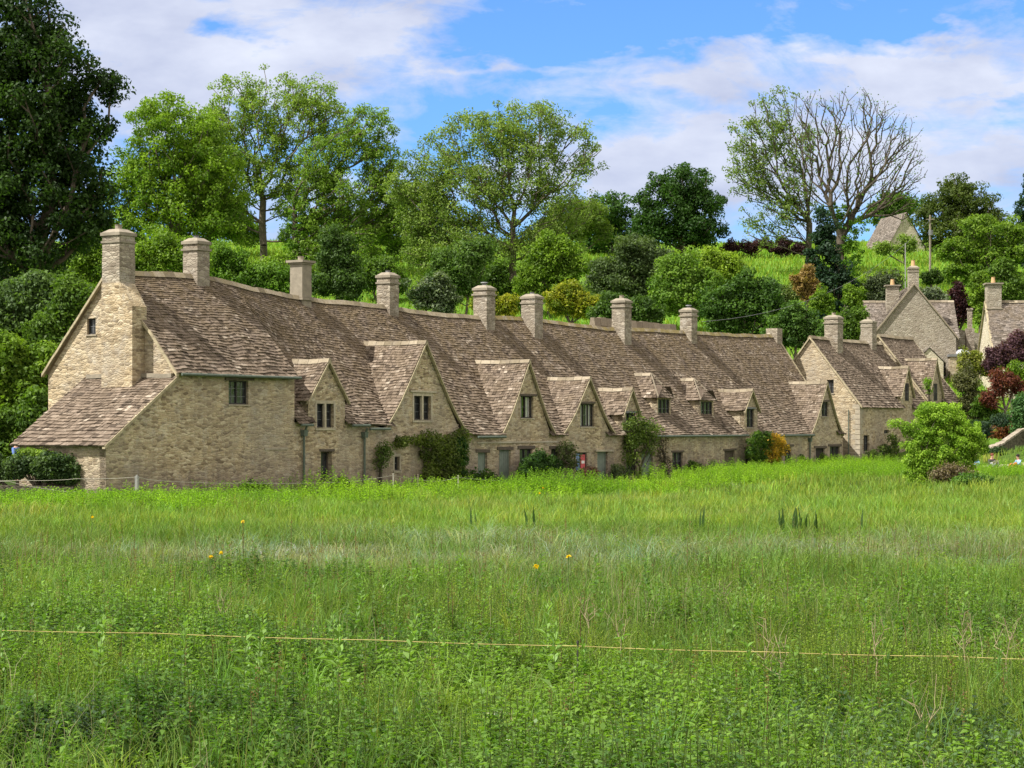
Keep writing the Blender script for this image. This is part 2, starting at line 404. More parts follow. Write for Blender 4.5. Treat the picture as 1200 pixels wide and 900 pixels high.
def door(parent, to3, h, mat=None, label=None, recess=.14):
    a0, a1, z0, z1 = h; m = MB(); mat = mat or DOOR
    def bx(mb, x0, x1, y0, y1, d0, d1):
        mb.hexa([to3(x0, y0, d0), to3(x1, y0, d0), to3(x1, y0, d1), to3(x0, y0, d1), to3(x0, y1, d0), to3(x1, y1, d0), to3(x1, y1, d1), to3(x0, y1, d1)])
    k = 5; fw = .05; w = (a1-a0-2*fw)/k
    for i in range(k): bx(m, a0+fw+w*i+.006, a0+fw+w*(i+1)-.006, z0, z1-fw, recess+random.uniform(0, .006), recess+.05)
    d = m.build('door', mat, parent)
    if label: d['label'] = label
    f = MB(); bx(f, a0, a0+fw, z0, z1, recess-.03, recess+.06); bx(f, a1-fw, a1, z0, z1, recess-.03, recess+.06); bx(f, a0+fw, a1-fw, z1-fw, z1, recess-.03, recess+.06)
    f.build('door_frame', mat, d)
    g = MB(); zz = z0+1.0; bx(g, a0+fw+.07, a0+fw+.11, zz-.07, zz+.07, recess-.045, recess); g.build('handle', FRAME, d)
    b = MB(); bx(b, a0, a1, z0, z1, recess+.07, recess+.10); b.build('backing', DARKW, d)
def lintel(parent, to3, a0, a1, z, h=.14, mat=None, proud=.04, name='lintel'):
    m = MB(); d0, d1 = -proud, .06; y0, y1 = z, z+h; w = random.uniform(-.02, .02)
    m.hexa([to3(a0, y0, d0), to3(a1, y0+w, d0), to3(a1, y0+w, d1), to3(a0, y0, d1), to3(a0, y1, d0), to3(a1, y1+w, d0), to3(a1, y1+w, d1), to3(a0, y1, d1)])
    return m.build(name, mat or TIMBER, parent)
def surround(parent, to3, h, w=.11, mullion=True):
    """dressed stone frame standing 2 cm proud"""
    a0, a1, z0, z1 = h; m = MB()
    def bx(x0, x1, y0, y1, d0=-.02, d1=.09): m.hexa([to3(x0, y0, d0), to3(x1, y0, d0), to3(x1, y0, d1), to3(x0, y0, d1), to3(x0, y1, d0), to3(x1, y1, d0), to3(x1, y1, d1), to3(x0, y1, d1)])
    bx(a0-w, a1+w, z1, z1+w*1.2); bx(a0-w, a1+w, z0-w, z0, -.05); bx(a0-w, a0, z0, z1); bx(a1, a1+w, z0, z1)
    if mullion: bx((a0+a1)/2-.06, (a0+a1)/2+.06, z0, z1)
    m.build('stone_surround', QUOIN, parent)
def fw3(t0=0.0, sgn=1): return lambda a, z, d: R(a, t0+d, z)          # facade facing -v
def gw3(s0, fn=R): return lambda a, z, d: fn(s0+d, a, z)              # gable facing -u (a = t)

# ------------------------------------------------------------------ main roof of the terrace
SA = s_at(345)                                  # end of the tall first cottage
ridge_pts = [(-.2, 8.45), (1.5, 8.5), (5.6, 8.62), (6.6, 8.5), (8, 8.36), (14, 8.2), (19.7, 8.2), (24, 8.02), (29, 8.05), (33, 8.2), (37.3, 8.1), (42, 8.02), (47, 8.16), (53, 8.22), (59, 8.3), (66, 8.5)]
def zr(s): return float(np.interp(s, [p[0] for p in ridge_pts], [p[1] for p in ridge_pts]))
def tr_(s): return 3.25+1.5*float(sm(6, 16, s))
eave_pts = [(8, 2.62), (13, 2.6), (17, 2.3), (22, 2.08), (35, 2.05), (55, 2.03), (66, 2.03)]
def ze(s): return float(np.interp(s, [p[0] for p in eave_pts], [p[1] for p in eave_pts]))
TE = -.22
def roofpos(s, f, first=None):
    tr = tr_(s); t = TE+(tr-TE)*f; zR = zr(s)
    if first is None: first = s < SA
    z1 = 4.5+(zR-4.5)*f
    if first: z = z1
    else:
        e = ze(s); z2 = e+(zR-e)*(f-.10*math.sin(math.pi*f)*(1-f))
        b = float(sm(SA-.3-4*max(0, f-.5), SA-.03+12*max(0, f-.5), s))
        z = z1+(z2-z1)*b
    z += (.05*math.sin(s*.9+f*3)+.035*math.sin(s*2.3+f*6.1)+.02*math.sin(s*4.7-f*9))*math.sin(math.pi*min(1, f*1.2+.15))*.9
    return t, z
def zroof(s, t):
    f = (t-TE)/(tr_(s)-TE)
    if f > 1: f = 2-f
    if f < 0: return -9
    return roofpos(s, max(0, min(1, f)))[1]
def roof_fn(first):
    def fn(a, b):
        L = 7.0 if not first else 5.3
        t, z = roofpos(a, min(1, b/L), first); return R(a, t, z)
    return fn
def roof_part(parent, s0, s1, first=False, cull=None, moss=(.1, .8)):
    m = MB(); slates(m, roof_fn(first), s0, s1, 5.3 if first else 7.0, .19, .10, moss, cull=cull)
    # rear slope as a plain slated sheet
    k = max(2, int((s1-s0)/1.0))
    for i in range(k):
        a, b = s0+(s1-s0)*i/k, s0+(s1-s0)*(i+1)/k
        m.face([R(a, tr_(a), zr(a)), R(b, tr_(b), zr(b)), R(b, tr_(b)*2, zr(b)-(3.9 if first else 5.6)), R(a, tr_(a)*2, zr(a)-(3.9 if first else 5.6))], (.5, .5, 0))
    r = m.build('roof', TILE, parent)
    rm = MB(); n_ = max(2, int((s1-s0)/1.5)); pts = []
    for i in range(n_+1):
        s = s0+(s1-s0)*i/n_; pts.append(R(s, tr_(s), zr(s)+.04+.02*math.sin(s*1.9)))
    mossy = 1.0 if s0 > 25 else .35
    ridge_run(rm, pts, (-UC, US, 0), .2, .16, mossy); rm.build('ridge', RIDGE, r)
    return r
def gutter(parent, s0, s1, z, t=-.34):
    m = MB(); n_ = 6
    m.tube([R(s0+(s1-s0)*i/n_, t, z-.03-.0*i) for i in range(n_+1)], .055, 8); m.build('gutter', GUTTER, parent)
def downpipe(parent, s, z0, z1, t=-.1):
    m = MB(); m.tube([R(s, t, z0), R(s, t, z1-.35), R(s, t-.02, z1-.3), R(s, t-.14, z1)], .05, 8)
    m.rbox(s-.11, s+.11, t-.1, t+.08, z1-.4, z1-.15, top=(-.02, -.02)); 
    for z in (z0+.6, z0+1.6): m.rbox(s-.075, s+.075, t-.07, t+.06, z, z+.05)
    m.build('downpipe', GUTTER, parent)

def gable_roof(parent, sc_, hw, zE, zA, tf, back=4.2, name='dormer_roof', hz=zroof, ov=.16, fr=R, flare=0.0, moss=(.1, .3), mat=None, e0=.2):
    """two slated slopes of a front-facing gable, running back into the main roof"""
    m = MB(); slope = (zA-zE)/hw; L = math.hypot(hw+ov, (hw+ov)*slope)
    for sg in (-1, 1):
        def fn(a, b, sg=sg):
            f = b/L; x = (hw+ov)*(1-f); z = zA+.06-(hw+ov)*slope*(1-f)
            k = max(0, 1-f*2.2)**2; x += flare*k*.8; z += flare*k*.55
            z -= .03*math.sin(a*1.7+sg)+.02*math.sin(a*4+f*5)
            return fr(sc_+sg*x, tf-.13+a, z)
        def cull(a, b, sg=sg, fn=fn):
            f = b/L; x = (hw+ov)*(1-f); z = zA-(hw+ov)*slope*(1-f); t = tf-.13+a
            return t > tf+.02 and z < hz(sc_+sg*x, t)-.10
        slates(m, fn, 0, back+.13, L, e0, .13, moss, cull=cull, wmul=.9, jit=.8)
    o = m.build(name, mat or TILE, parent)
    # ridge
    tb = tf
    while tb < tf+back and zA+.05 > hz(sc_, tb): tb += .1
    rm = MB(); ridge_run(rm, [fr(sc_, tf-.16, zA+.09), fr(sc_, (tf+tb)/2, zA+.05), fr(sc_, tb+.15, zA+.09)], np.array(fr(1, 0, 0))-np.array(fr(0, 0, 0)), .15, .13, .15, .42)
    rm.build('ridge', RIDGE, o)
    vg = MB(); vd = np.array(fr(0, 1, 0))-np.array(fr(0, 0, 0))
    for sg in (-1, 1):
        pts = []
        for k in range(9):
            f = k/8; x = (hw+ov)*(1-f); z = zA+.055-(hw+ov)*slope*(1-f); kk = max(0, 1-f*2.2)**2; x += flare*kk*.8; z += flare*kk*.55
            pts.append(fr(sc_+sg*x, tf-.10, z+.015))
        strip(vg, pts, vd, .13, .11)
    vg.build('verge', VERGE, o)
    return o
def cheeks(mb, s0, s1, zE, tf, hz=zroof, fr=R):
    """side walls of a dormer that stands above the eave"""
    for s in (s0, s1):
        t = tf; ptsl = [(tf, zE)]
        while t < tf+5 and hz(s, t) < zE: t += .1
        ks = [tf+(t-tf)*i/5 for i in range(6)]
        low = [(k, max(hz(s, k)-.25, hz(s, tf+.05)-.6)) for k in ks]
        for i in range(5):
            mb.face([fr(s, low[i][0], low[i][1]), fr(s, low[i+1][0], low[i+1][1]), fr(s, low[i+1][0], zE), fr(s, low[i][0], zE)])

# ------------------------------------------------------------------ chimney
def chimney(parent, s, t, z0, z1, w=.42, d=.42, cap='cone', pot=None, mat=None, fr=R, name='chimney'):
    m = MB(); nseg = 5
    m.rbox(s-w-.05, s+w+.05, t-d-.05, t+d+.05, z0, z0+.55*(z1-z0)*.35, fr=fr) if False else None
    for i in range(nseg):          # slightly uneven shaft
        a = z0+(z1-z0-.18)*i/nseg; b = z0+(z1-z0-.18)*(i+1)/nseg; j = random.uniform(0, .012)
        m.rbox(s-w-j, s+w+j, t-d-j, t+d+j, a, b, fn=fr)
    o = m.build(name, mat or CHIM, parent)
    c = MB(); zz = z1-.18
    if cap == 'flat':
        c.rbox(s-w-.05, s+w+.05, t-d-.05, t+d+.05, zz-.06, zz+.02, fn=fr); c.rbox(s-w-.14, s+w+.14, t-d-.14, t+d+.14, zz+.02, zz+.12, fn=fr); zt = zz+.12
        c.rbox(s-w-.08, s+w+.08, t-d-.08, t+d+.08, z0+.9, z0+1.0, fn=fr)
    else:
        jj = random.uniform(-.03, .03); kk_ = random.uniform(.03, .09)
        c.rbox(s-w-kk_, s+w+kk_, t-d-kk_, t+d+kk_, zz-.3-jj, zz-.22-jj, fn=fr)
        c.rbox(s-w-.06, s+w+.06, t-d-.06, t+d+.06, zz-.02, zz+.1, fn=fr)
        c.rbox(s-w-.03, s+w+.03, t-d-.03, t+d+.03, zz+.1, zz+.24, fn=fr, top=(w*.5, d*.5)); zt = zz+.22
    c.build('chimney_cap', CONC, o)
    p = MB(); x, y, _ = fr(s, t, 0)
    if pot == 'clay':
        p.tube([(x, y, zt-.05), (x, y, zt+.1), (x, y, zt+.45), (x, y, zt+.5)], [.19, .17, .14, .17], 12); p.build('chimney_pot', POT, o)
    elif pot == 'stone':
        p.tube([(x, y, zt-.05), (x, y, zt+.14), (x, y, zt+.2)], [.14, .13, .15], 10); p.build('chimney_pot', CONC, o)
    elif pot == 'cowl':
        p.tube([(x, y, zt-.05), (x, y, zt+.12)], .12, 10); p.tube([(x, y, zt+.14), (x, y, zt+.19)], [.2, .17], 10); p.build('chimney_cowl', LEAD, o)
    else:
        p.tube([(x, y, zt-.05), (x, y, zt+.1), (x, y, zt+.13)], [.12, .11, .14], 10); p.build('chimney_pot', LEAD, o)
    return o
def row_chimney(parent, px0, px1, ytop, t_off=0.0, w=None, **k):
    px = (px0+px1)/2; s = 10.0
    for _ in range(6): t = tr_(s)+t_off; s = s_at(px, t)
    Y = P0[1]+UC*s+US*t; ww = (w or (px1-px0)/2/(2400/Y*(US+UC)))*.93
    ztop = CZ+(HY-ytop)/F*Y
    zb = zroof(s, t)-1.0
    return chimney(parent, s, t, zb, ztop, ww, ww, **k)

# ================================================================== THE TERRACE
GZ = -1.4
fac = fw3(0)
def hole(px0, px1, y0, y1, t=0.0):      # photo rectangle -> (s0,s1,z0,z1)
    pm = (px0+px1)/2
    return (s_at(px0, t), s_at(px1, t), z_at(pm, y1, t), z_at(pm, y0, t))

# ---- cottage 1 : tall end cottage with lean-to
c1 = thing('cottage', R(0, 0, -.35), 'tall end cottage with broad chimney breast on its gable and a slated lean-to', 'cottage', 'terraced stone cottages')
w = MB()
h1 = hole(268, 291, 446, 474)
wall(w, fac, [(0, GZ), (SA, GZ), (SA, 4.62), (0, 4.62)], [h1])
hs = (4.02, 4.42, z_at(110, 391), z_at(110, 373))
hs = (4.0, 4.45, 2.5+108/2400*79.2, 2.5+127/2400*79.2)
zg = 8.42
wall(w, gw3(0), [(0.002, GZ), (6.5, GZ), (6.5, 4.6), (3.25, zg), (0.002, 4.55)], [hs])
w.face([R(0, 6.5, GZ), R(SA, 6.5, GZ), R(SA, 6.5, 4.6), R(0, 6.5, 4.6)])
w.face([R(SA, 0, GZ), R(SA, 6.5, GZ), R(SA, 6.5, 4.6), R(SA, 3.25, 8.0), R(SA, 0, 4.5)])
w.build('wall', WALL, c1)
# chimney breast
b = MB(); pr = [(1.5, GZ), (3.05, GZ), (3.05, 7.95), (2.1, 7.95), (1.5, 7.05)]
for i in range(5):
    (a, z), (a2, z2) = pr[i], pr[(i+1) % 5]; b.face([R(-.7, a, z), R(-.7, a2, z2), R(.1, a2, z2), R(.1, a, z)])
b.face([R(-.7, a, z) for a, z in pr])
b.build('chimney_breast', WALL, c1)
r1 = roof_part(c1, -.12, SA, True, moss=(.1, .7))
vg = MB()
for t_, f0 in ((0, 0), (1, 1)):
    pts = [np.array(roof_fn(True)(-.1, 5.3*k/10)) if t_ == 0 else np.array(R(-.1, 3.25+3.45*k/10, 8.5-3.95*k/10)) for k in range(11)]
    strip(vg, [p+np.array((0, 0, .03)) for p in pts], (US, UC, 0), .16, .13)
vg.build('verge', VERGE, c1)
chimney(c1, -.22, 2.62, 7.6, 2.5+228/2400*78.6, .43, .43, cap='cone', pot='stone')
row_chimney(c1, 214, 246, 281, cap='cone', pot=None)
window(c1, fac, h1, 2, FRAME, bars=2, label='dark framed window under a rough timber lintel')
lintel(c1, fac, h1[0]-.25, h1[1]+.3, h1[3], .12, TIMBER, .07)
lintel(c1, fac, s_at(310), s_at(337), z_at(323, 527), .09, QUOIN, .03)
window(c1, gw3(0), hs, 1, FRAME, bars=1, label='tiny attic window in the gable')
gutter(c1, 0, SA, 4.5)
# lean-to
LW, LT = 3.75, 4.3
lw = MB()
wall(lw, lambda a, z, d: R(a, .003+d, z), [(-LW, GZ), (-.003, GZ), (-.003, 4.32), (-LW, 1.95)], [])
wall(lw, gw3(-LW), [(0.004, GZ), (LT, GZ), (LT, 1.95), (0.004, 1.95)], [])
lw.face([R(-LW, LT, GZ), R(0, LT, GZ), R(0, LT, 4.3), R(-LW, LT, 1.95)])
lo = lw.build('lean_to', WALL, c1)
lr = MB(); LL = math.hypot(LW+.25, 2.6)
slates(lr, lambda a, bb: R(-LW-.25+(LW+.25)*bb/LL, a, 1.80+2.62*bb/LL+.03*math.sin(a*1.7)*math.sin(3*bb/LL)), -.16, LT+.2, LL, .24, .16, (.0, .2))
lro = lr.build('lean_to_roof', TILE, lo)
lv = MB(); strip(lv, [R(-LW-.25+(LW+.25)*k/8, -.12, 1.82+2.62*k/8) for k in range(9)], (-UC, US, 0), .14, .12); lv.build('verge', VERGE, lo)
lf = MB(); strip(lf, [R(-.1, LT*k/8, 4.5+random.uniform(-.03, .03)) for k in range(9)], (US, UC, 0), .25, .16); lf.build('flashing', CONC, lo)

def cottage(label, s0, s1, gables=(), holes=(), zt=None, moss=(.1, .8), end=False):
    """one low cottage of the row. gables: (s_c, hw, zE, zA)"""
    c = thing('cottage', R((s0+s1)/2, 0, -.5), label, 'cottage', 'terraced stone cottages')
    out = [(s0, GZ), (s1, GZ)]
    top = [(s1, ze(s1)+.06)]
    for (g, hw, zE, zA) in sorted(gables, key=lambda q: -q[0]):
        e = ze(g)+.06
        if zE > e+.15: top += [(g+hw, e), (g+hw, zE), (g, zA), (g-hw, zE), (g-hw, e)]
        else: top += [(min(g+hw, s1-.01), zE), (g, zA), (max(g-hw, s0+.01), zE)]
    top.append((s0, ze(s0)+.06))
    w = MB(); wall(w, fac, out+top, holes)
    w.face([R(s0, 9.4, GZ), R(s1, 9.4, GZ), R(s1, 9.4, 3), R(s0, 9.4, 3)])
    for (g, hw, zE, zA) in gables:
        if zE > ze(g)+.2: cheeks(w, g-hw, g+hw, zE, .003)
    if end:
        w.face([R(s1-.02, 0, GZ), R(s1-.02, 9.4, GZ), R(s1-.02, 9.4, 2.8), R(s1-.02, tr_(s1), zr(s1)-.1), R(s1-.02, 0, 2.1)])
    w.build('wall', WALL, c)
    def cull(a, b):
        f = b/7.0; t, z = roofpos(a, f, False)
        for (g, hw, zE, zA) in gables:      # no slates inside a gable's own roof
            if abs(a-g) < hw+.0 and t < .1: 
                return True
            if abs(a-g) < hw-.1:
                zz = zA-(zA-zE)*abs(a-g)/hw
                if z < zz-.35: return True
        return False
    roof_part(c, s0, s1, False, cull, moss)
    for (g, hw, zE, zA) in gables:
        gable_roof(c, g, hw, zE, zA, 0.0, flare=.0 if zE > ze(g)+.2 else .28)
    return c
def gab(pa, ya, pl, pr, yb):
    g = s_at(pa); hw = (s_at(pr)-s_at(pl))/2; return (g, hw, z_at(pa, yb), z_at(pa, ya))
B = [SA, s_at(426), s_at(553), s_at(657), s_at(722), s_at(782), s_at(893), 65.0]

# ---- cottage 2
g2 = gab(383, 424, 361, 404, 467); hh = [hole(371, 391, 473, 501), hole(376, 389, 529, 562)]
c2 = cottage('narrow cottage with one small gable and a stone mullioned window, two downpipes', B[0], B[1], [g2], hh)
window(c2, fac, hh[0], 2, FRAME, bars=2, recess=.14, label='two-light stone mullioned window'); surround(c2, fac, hh[0])
window(c2, fac, hh[1], 1, TIMBER, bars=0, recess=.2, label='narrow dark ground floor opening'); lintel(c2, fac, hh[1][0]-.1, hh[1][1]+.15, hh[1][3], .1)
row_chimney(c2, 339, 366, 304, w=.36, cap='flat', pot='stone', mat=CONC)
downpipe(c2, s_at(354), GZ, ze(9)-.1); downpipe(c2, s_at(425.0), GZ, ze(14)-.1)
gutter(c2, B[0]+.05, g2[0]-g2[1]-.1, ze(9)-.02); gutter(c2, g2[0]+g2[1]+.1, B[1], ze(13)-.02)
# ---- cottage 3 : large gable
g3 = gab(497, 402, 457, 541, 503); hh = [hole(485, 505, 464, 492), hole(462, 468, 535, 551)]
c3 = cottage('cottage with the tallest wide gable, hood-moulded window and greenery climbing its front', B[1], B[2], [g3], hh)
window(c3, fac, hh[0], 2, FRAME, bars=2, recess=.14, label='two-light stone window under a hood mould'); surround(c3, fac, hh[0]); lintel(c3, fac, hh[0][0]-.35, hh[0][1]+.35, hh[0][3]+.16, .09, QUOIN, .08, 'hood_mould')
window(c3, fac, hh[1], 1, FRAME, bars=1, label='tiny stone framed ground floor window'); surround(c3, fac, hh[1], .1, False)
row_chimney(c3, 441, 468, 321, cap='cone', pot=None)
gutter(c3, B[1], g3[0]-g3[1]-.25, ze(15)-.02)
# ---- cottage 4
g4 = gab(618, 424, 595, 650, 509); hh = [hole(610, 625, 464, 490), hole(560, 571, 530, 563), hole(585, 598.5, 527, 571), hole(609, 624, 526, 566), hole(646, 655, 526, 540)]
c4 = cottage('cottage with a wide gable, curtained window and two sage green doors side by side', B[2], B[3], [g4], hh)
window(c4, fac, hh[0], 2, FRAME, bars=1, curtain=True, label='dark framed gable window with pale curtains'); lintel(c4, fac, hh[0][0]-.15, hh[0][1]+.3, hh[0][3], .1)
door(c4, fac, hh[1]); door(c4, fac, hh[2]); window(c4, fac, hh[3], 2, FRAME, bars=0, label='dark ground floor window behind the clipped bush'); window(c4, fac, hh[4], 1, FRAME, bars=0)
for q in hh[1:]: lintel(c4, fac, q[0]-.2, q[1]+.2, q[3], .15)
row_chimney(c4, 554, 581, 336, t_off=-.15, cap='cone', pot='cowl')
st = MB(); st.rbox(B[2]+.4, B[3]-.3, -.05, .0, 1.72, 1.8); st.build('string_course', QUOIN, c4)
gutter(c4, B[2], g4[0]-g4[1]-.3, ze(26)-.02)
# ---- cottage 5
g5 = gab(689, 444, 666, 718, 508); hh = [hole(680, 696.5, 473, 500), hole(675, 688.5, 530, 553), hole(700, 712, 529, 563)]
c5 = cottage('cottage with a steep gable, red poster in its ground floor window and a green door', B[3], B[4], [g5], hh)
window(c5, fac, hh[0], 3, FRAME, bars=1, curtain=True, label='dark framed three-light window with curtains'); lintel(c5, fac, hh[0][0]-.05, hh[0][1]+.05, hh[0][3], .1)
pw = window(c5, fac, hh[1], 2, FRAME, bars=0, label='ground floor window with a blue board and a red poster')
q = hh[1]; pm = MB(); pm.rbox(q[0]+(q[1]-q[0])*.55, q[1]-.08, .1, .12, q[2]+.12, q[3]-.12); po = pm.build('poster', POSTER, pw)
pl = MB()
pl.rbox(q[0]+(q[1]-q[0])*.62, q[1]-.14, .094, .099, q[2]+.42, q[2]+.56)
pl.build('poster_panel', PAPER, pw)
pm = MB(); pm.rbox(q[0]+.06, q[0]+(q[1]-q[0])*.45, .1, .12, q[2]+.08, q[3]-.08); pm.build('board', BLUEP, pw)
door(c5, fac, hh[2]); lintel(c5, fac, hh[2][0]-.3, hh[2][1]+.5, hh[2][3], .1, QUOIN, .12)
row_chimney(c5, 610, 637, 346, t_off=-.45, cap='cone', pot=None)
# ---- hipped dormer
def hip_dormer(parent, px_ap, y_ap, pl, pr, yb, ywb, t0):
    s0, s1 = s_at(pl, t0), s_at(pr, t0); scn = (s0+s1)/2; zE = z_at((pl+pr)/2, yb, t0); zA = z_at(px_ap, y_ap, t0+.8); hw = (s1-s0)/2
    zb = z_at((pl+pr)/2, ywb, t0)
    w = MB(); h = (s0+.12, s1-.12, zb+.02, zE-.08); to = lambda a, z, d: R(a, t0+d, z)
    wall(w, to, [(s0, zb-.7), (s1, zb-.7), (s1, zE), (s0, zE)], [h])
    cheeks(w, s0, s1, zE, t0+.002); d = w.build('dormer_wall', WALL, parent)
    window(parent, to, h, 3, FRAME, bars=1, recess=.05, label='dark window of a hipped dormer')
    m = MB(); ov = .15; sl = (zA-zE)/hw; back = 3.2
    for sg in (-1, 1):
        L = math.hypot(hw+ov, (zA-zE))
        def fn(a, b, sg=sg, L=L): f = b/L; return R(scn+sg*(hw+ov)*(1-f), t0-ov+a, zE-.02+(zA-zE+.06)*f)
        def cull(a, b, sg=sg, L=L):
            f = b/L; x = scn+sg*(hw+ov)*(1-f); z = zE+(zA-zE)*f; t = t0-ov+a
            return a < f*(.8+ov) or z < zroof(x, t)-.1
        slates(m, fn, 0, back, L, .2, .13, (.1, .3), cull=cull, wmul=.8, base=True)
    L = math.hypot(.95, zA-zE)
    def fn2(a, b): f = b/L; return R(a, t0-ov+(.8+ov)*f, zE-.02+(zA-zE+.06)*f)
    slates(m, fn2, s0-ov, s1+ov, L, .2, .14, (.1, .3), span=lambda b: (scn-(hw+ov)*(1-b/L)-.01, scn+(hw+ov)*(1-b/L)+.01), wmul=.6, base=False)
    m.face([R(s0-ov, t0-ov, zE-.02), R(s1+ov, t0-ov, zE-.02), R(scn, t0+.8, zA+.05)], (.35, .2, 0))
    m.face([R(s1+ov, t0-ov, zE-.02), R(s1+ov, t0+1.6, zE-.02), R(scn, t0+2.2, zA), R(scn, t0+.8, zA+.04)], (.35, .2, 0))
    o = m.build('dormer_roof', TILE, parent)
    rm = MB(); ridge_run(rm, [R(scn, t0+.8, zA+.09), R(scn, t0+2.4, zA+.09)], (US, UC, 0), .13, .12, .1)
    for sg in (-1, 1): strip(rm, [R(scn+sg*(hw+ov)*(1-k/5), t0-ov+(.8+ov)*k/5, zE+(zA-zE+.06)*k/5+.075) for k in range(6)], (US, UC, 0), .11, .07, (1, 0, 0))
    rm.build('ridge', RIDGE, o)
# ---- cottage 6
g6 = gab(739, 457, 730, 748, 483); hh = [hole(733.5, 744.5, 484, 500), hole(734, 746, 530, 558), hole(752, 765, 530, 558)]
c6 = cottage('cottage with one small gabled and one hipped dormer and a climbing shrub between dark openings', B[4], B[5], [g6], hh)
window(c6, fac, hh[0], 2, FRAME, bars=1); lintel(c6, fac, hh[0][0]-.1, hh[0][1]+.15, hh[0][3], .1, LEAD)
window(c6, fac, hh[1], 2, FRAME, bars=0); door(c6, fac, hh[2])
for q in hh[1:]: lintel(c6, fac, q[0]-.15, q[1]+.15, q[3], .1)
hip_dormer(c6, 767, 440, 770, 786, 466, 490, .9)
row_chimney(c6, 716, 741, 351, t_off=-.35, cap='cone', pot='stone')
rr = MB(); sa, sb = s_at(694, 8.0), s_at(790, 8.0)
for k in range(14):
    a = sa+(sb-sa)*k/14; bb_ = sa+(sb-sa)*(k+.97)/14; zk = 8.95+random.uniform(-.03, .03)
    rr.rbox(a, bb_, 7.8, 8.2, zk-.5, zk, (.3+.5*random.random(), 0, 0), top=(0, .08))
rr.rbox(sa, sb, 7.85, 8.15, 2, 8.5, (.5, 0, 0))
rr.build('rear_wing_ridge', RIDGE, c6)
# ---- cottage 7
g7 = gab(880, 458, 872.5, 888, 479); hh = [hole(875, 884, 479, 501), hole(788, 800, 530, 551), hole(849, 861, 528, 550), hole(873.5, 880, 526, 548)]
c7 = cottage('wide low cottage with a hipped dormer and a small gabled dormer above damp-stained stone', B[5], B[6], [g7], hh)
window(c7, fac, hh[0], 2, FRAME, bars=1); lintel(c7, fac, hh[0][0]-.1, hh[0][1]+.15, hh[0][3], .1, LEAD)
window(c7, fac, hh[1], 2, FRAME, bars=1); door(c7, fac, hh[2], TIMBER); window(c7, fac, hh[3], 1, FRAME, bars=0)
for q in hh[1:]: lintel(c7, fac, q[0]-.15, q[1]+.15, q[3], .1)
hip_dormer(c7, 817, 446, 820, 836, 469, 492, .9)
row_chimney(c7, 796, 818, 362, t_off=-.2, cap='cone', pot='cowl')
gutter(c7, B[5]-2, g7[0]-g7[1]-.1, ze(50)-.02)
# ---- cottage 8
g8 = gab(967.5, 449, 952, 985, 509); hh = [hole(963, 971, 471, 488), hole(956, 966.5, 525, 545), hole(972.5, 984, 523, 543), hole(920, 927.5, 523, 543)]
c8 = cottage('last cottage of the long roof with a broad plain gable beside the orange climber', B[6], B[7], [g8], hh, end=True)
window(c8, fac, hh[0], 2, FRAME, bars=1); lintel(c8, fac, hh[0][0]-.1, hh[0][1]+.1, hh[0][3], .12)
door(c8, fac, hh[1], DARKW); window(c8, fac, hh[2], 2, FRAME, bars=0); window(c8, fac, hh[3], 2, FRAME, bars=1)
for q in hh[1:]: lintel(c8, fac, q[0]-.3, q[1]+.3, q[3], .14)
downpipe(c8, s_at(947.5), GZ, 1.95); gutter(c8, s_at(900), g8[0]-g8[1]-.25, 2.0)
vg = MB(); strip(vg, [np.array(roof_fn(False)(64.98, 7*k/12))+np.array((0, 0, .08)) for k in range(13)], (US, UC, 0), .22, .14); vg.build('verge', VERGE, c8)
kn = MB(); kn.rbox(64.3, 65.1, 4.3, 5.1, 7.9, 8.95); kn.build('ridge_stub', CHIM, c8)

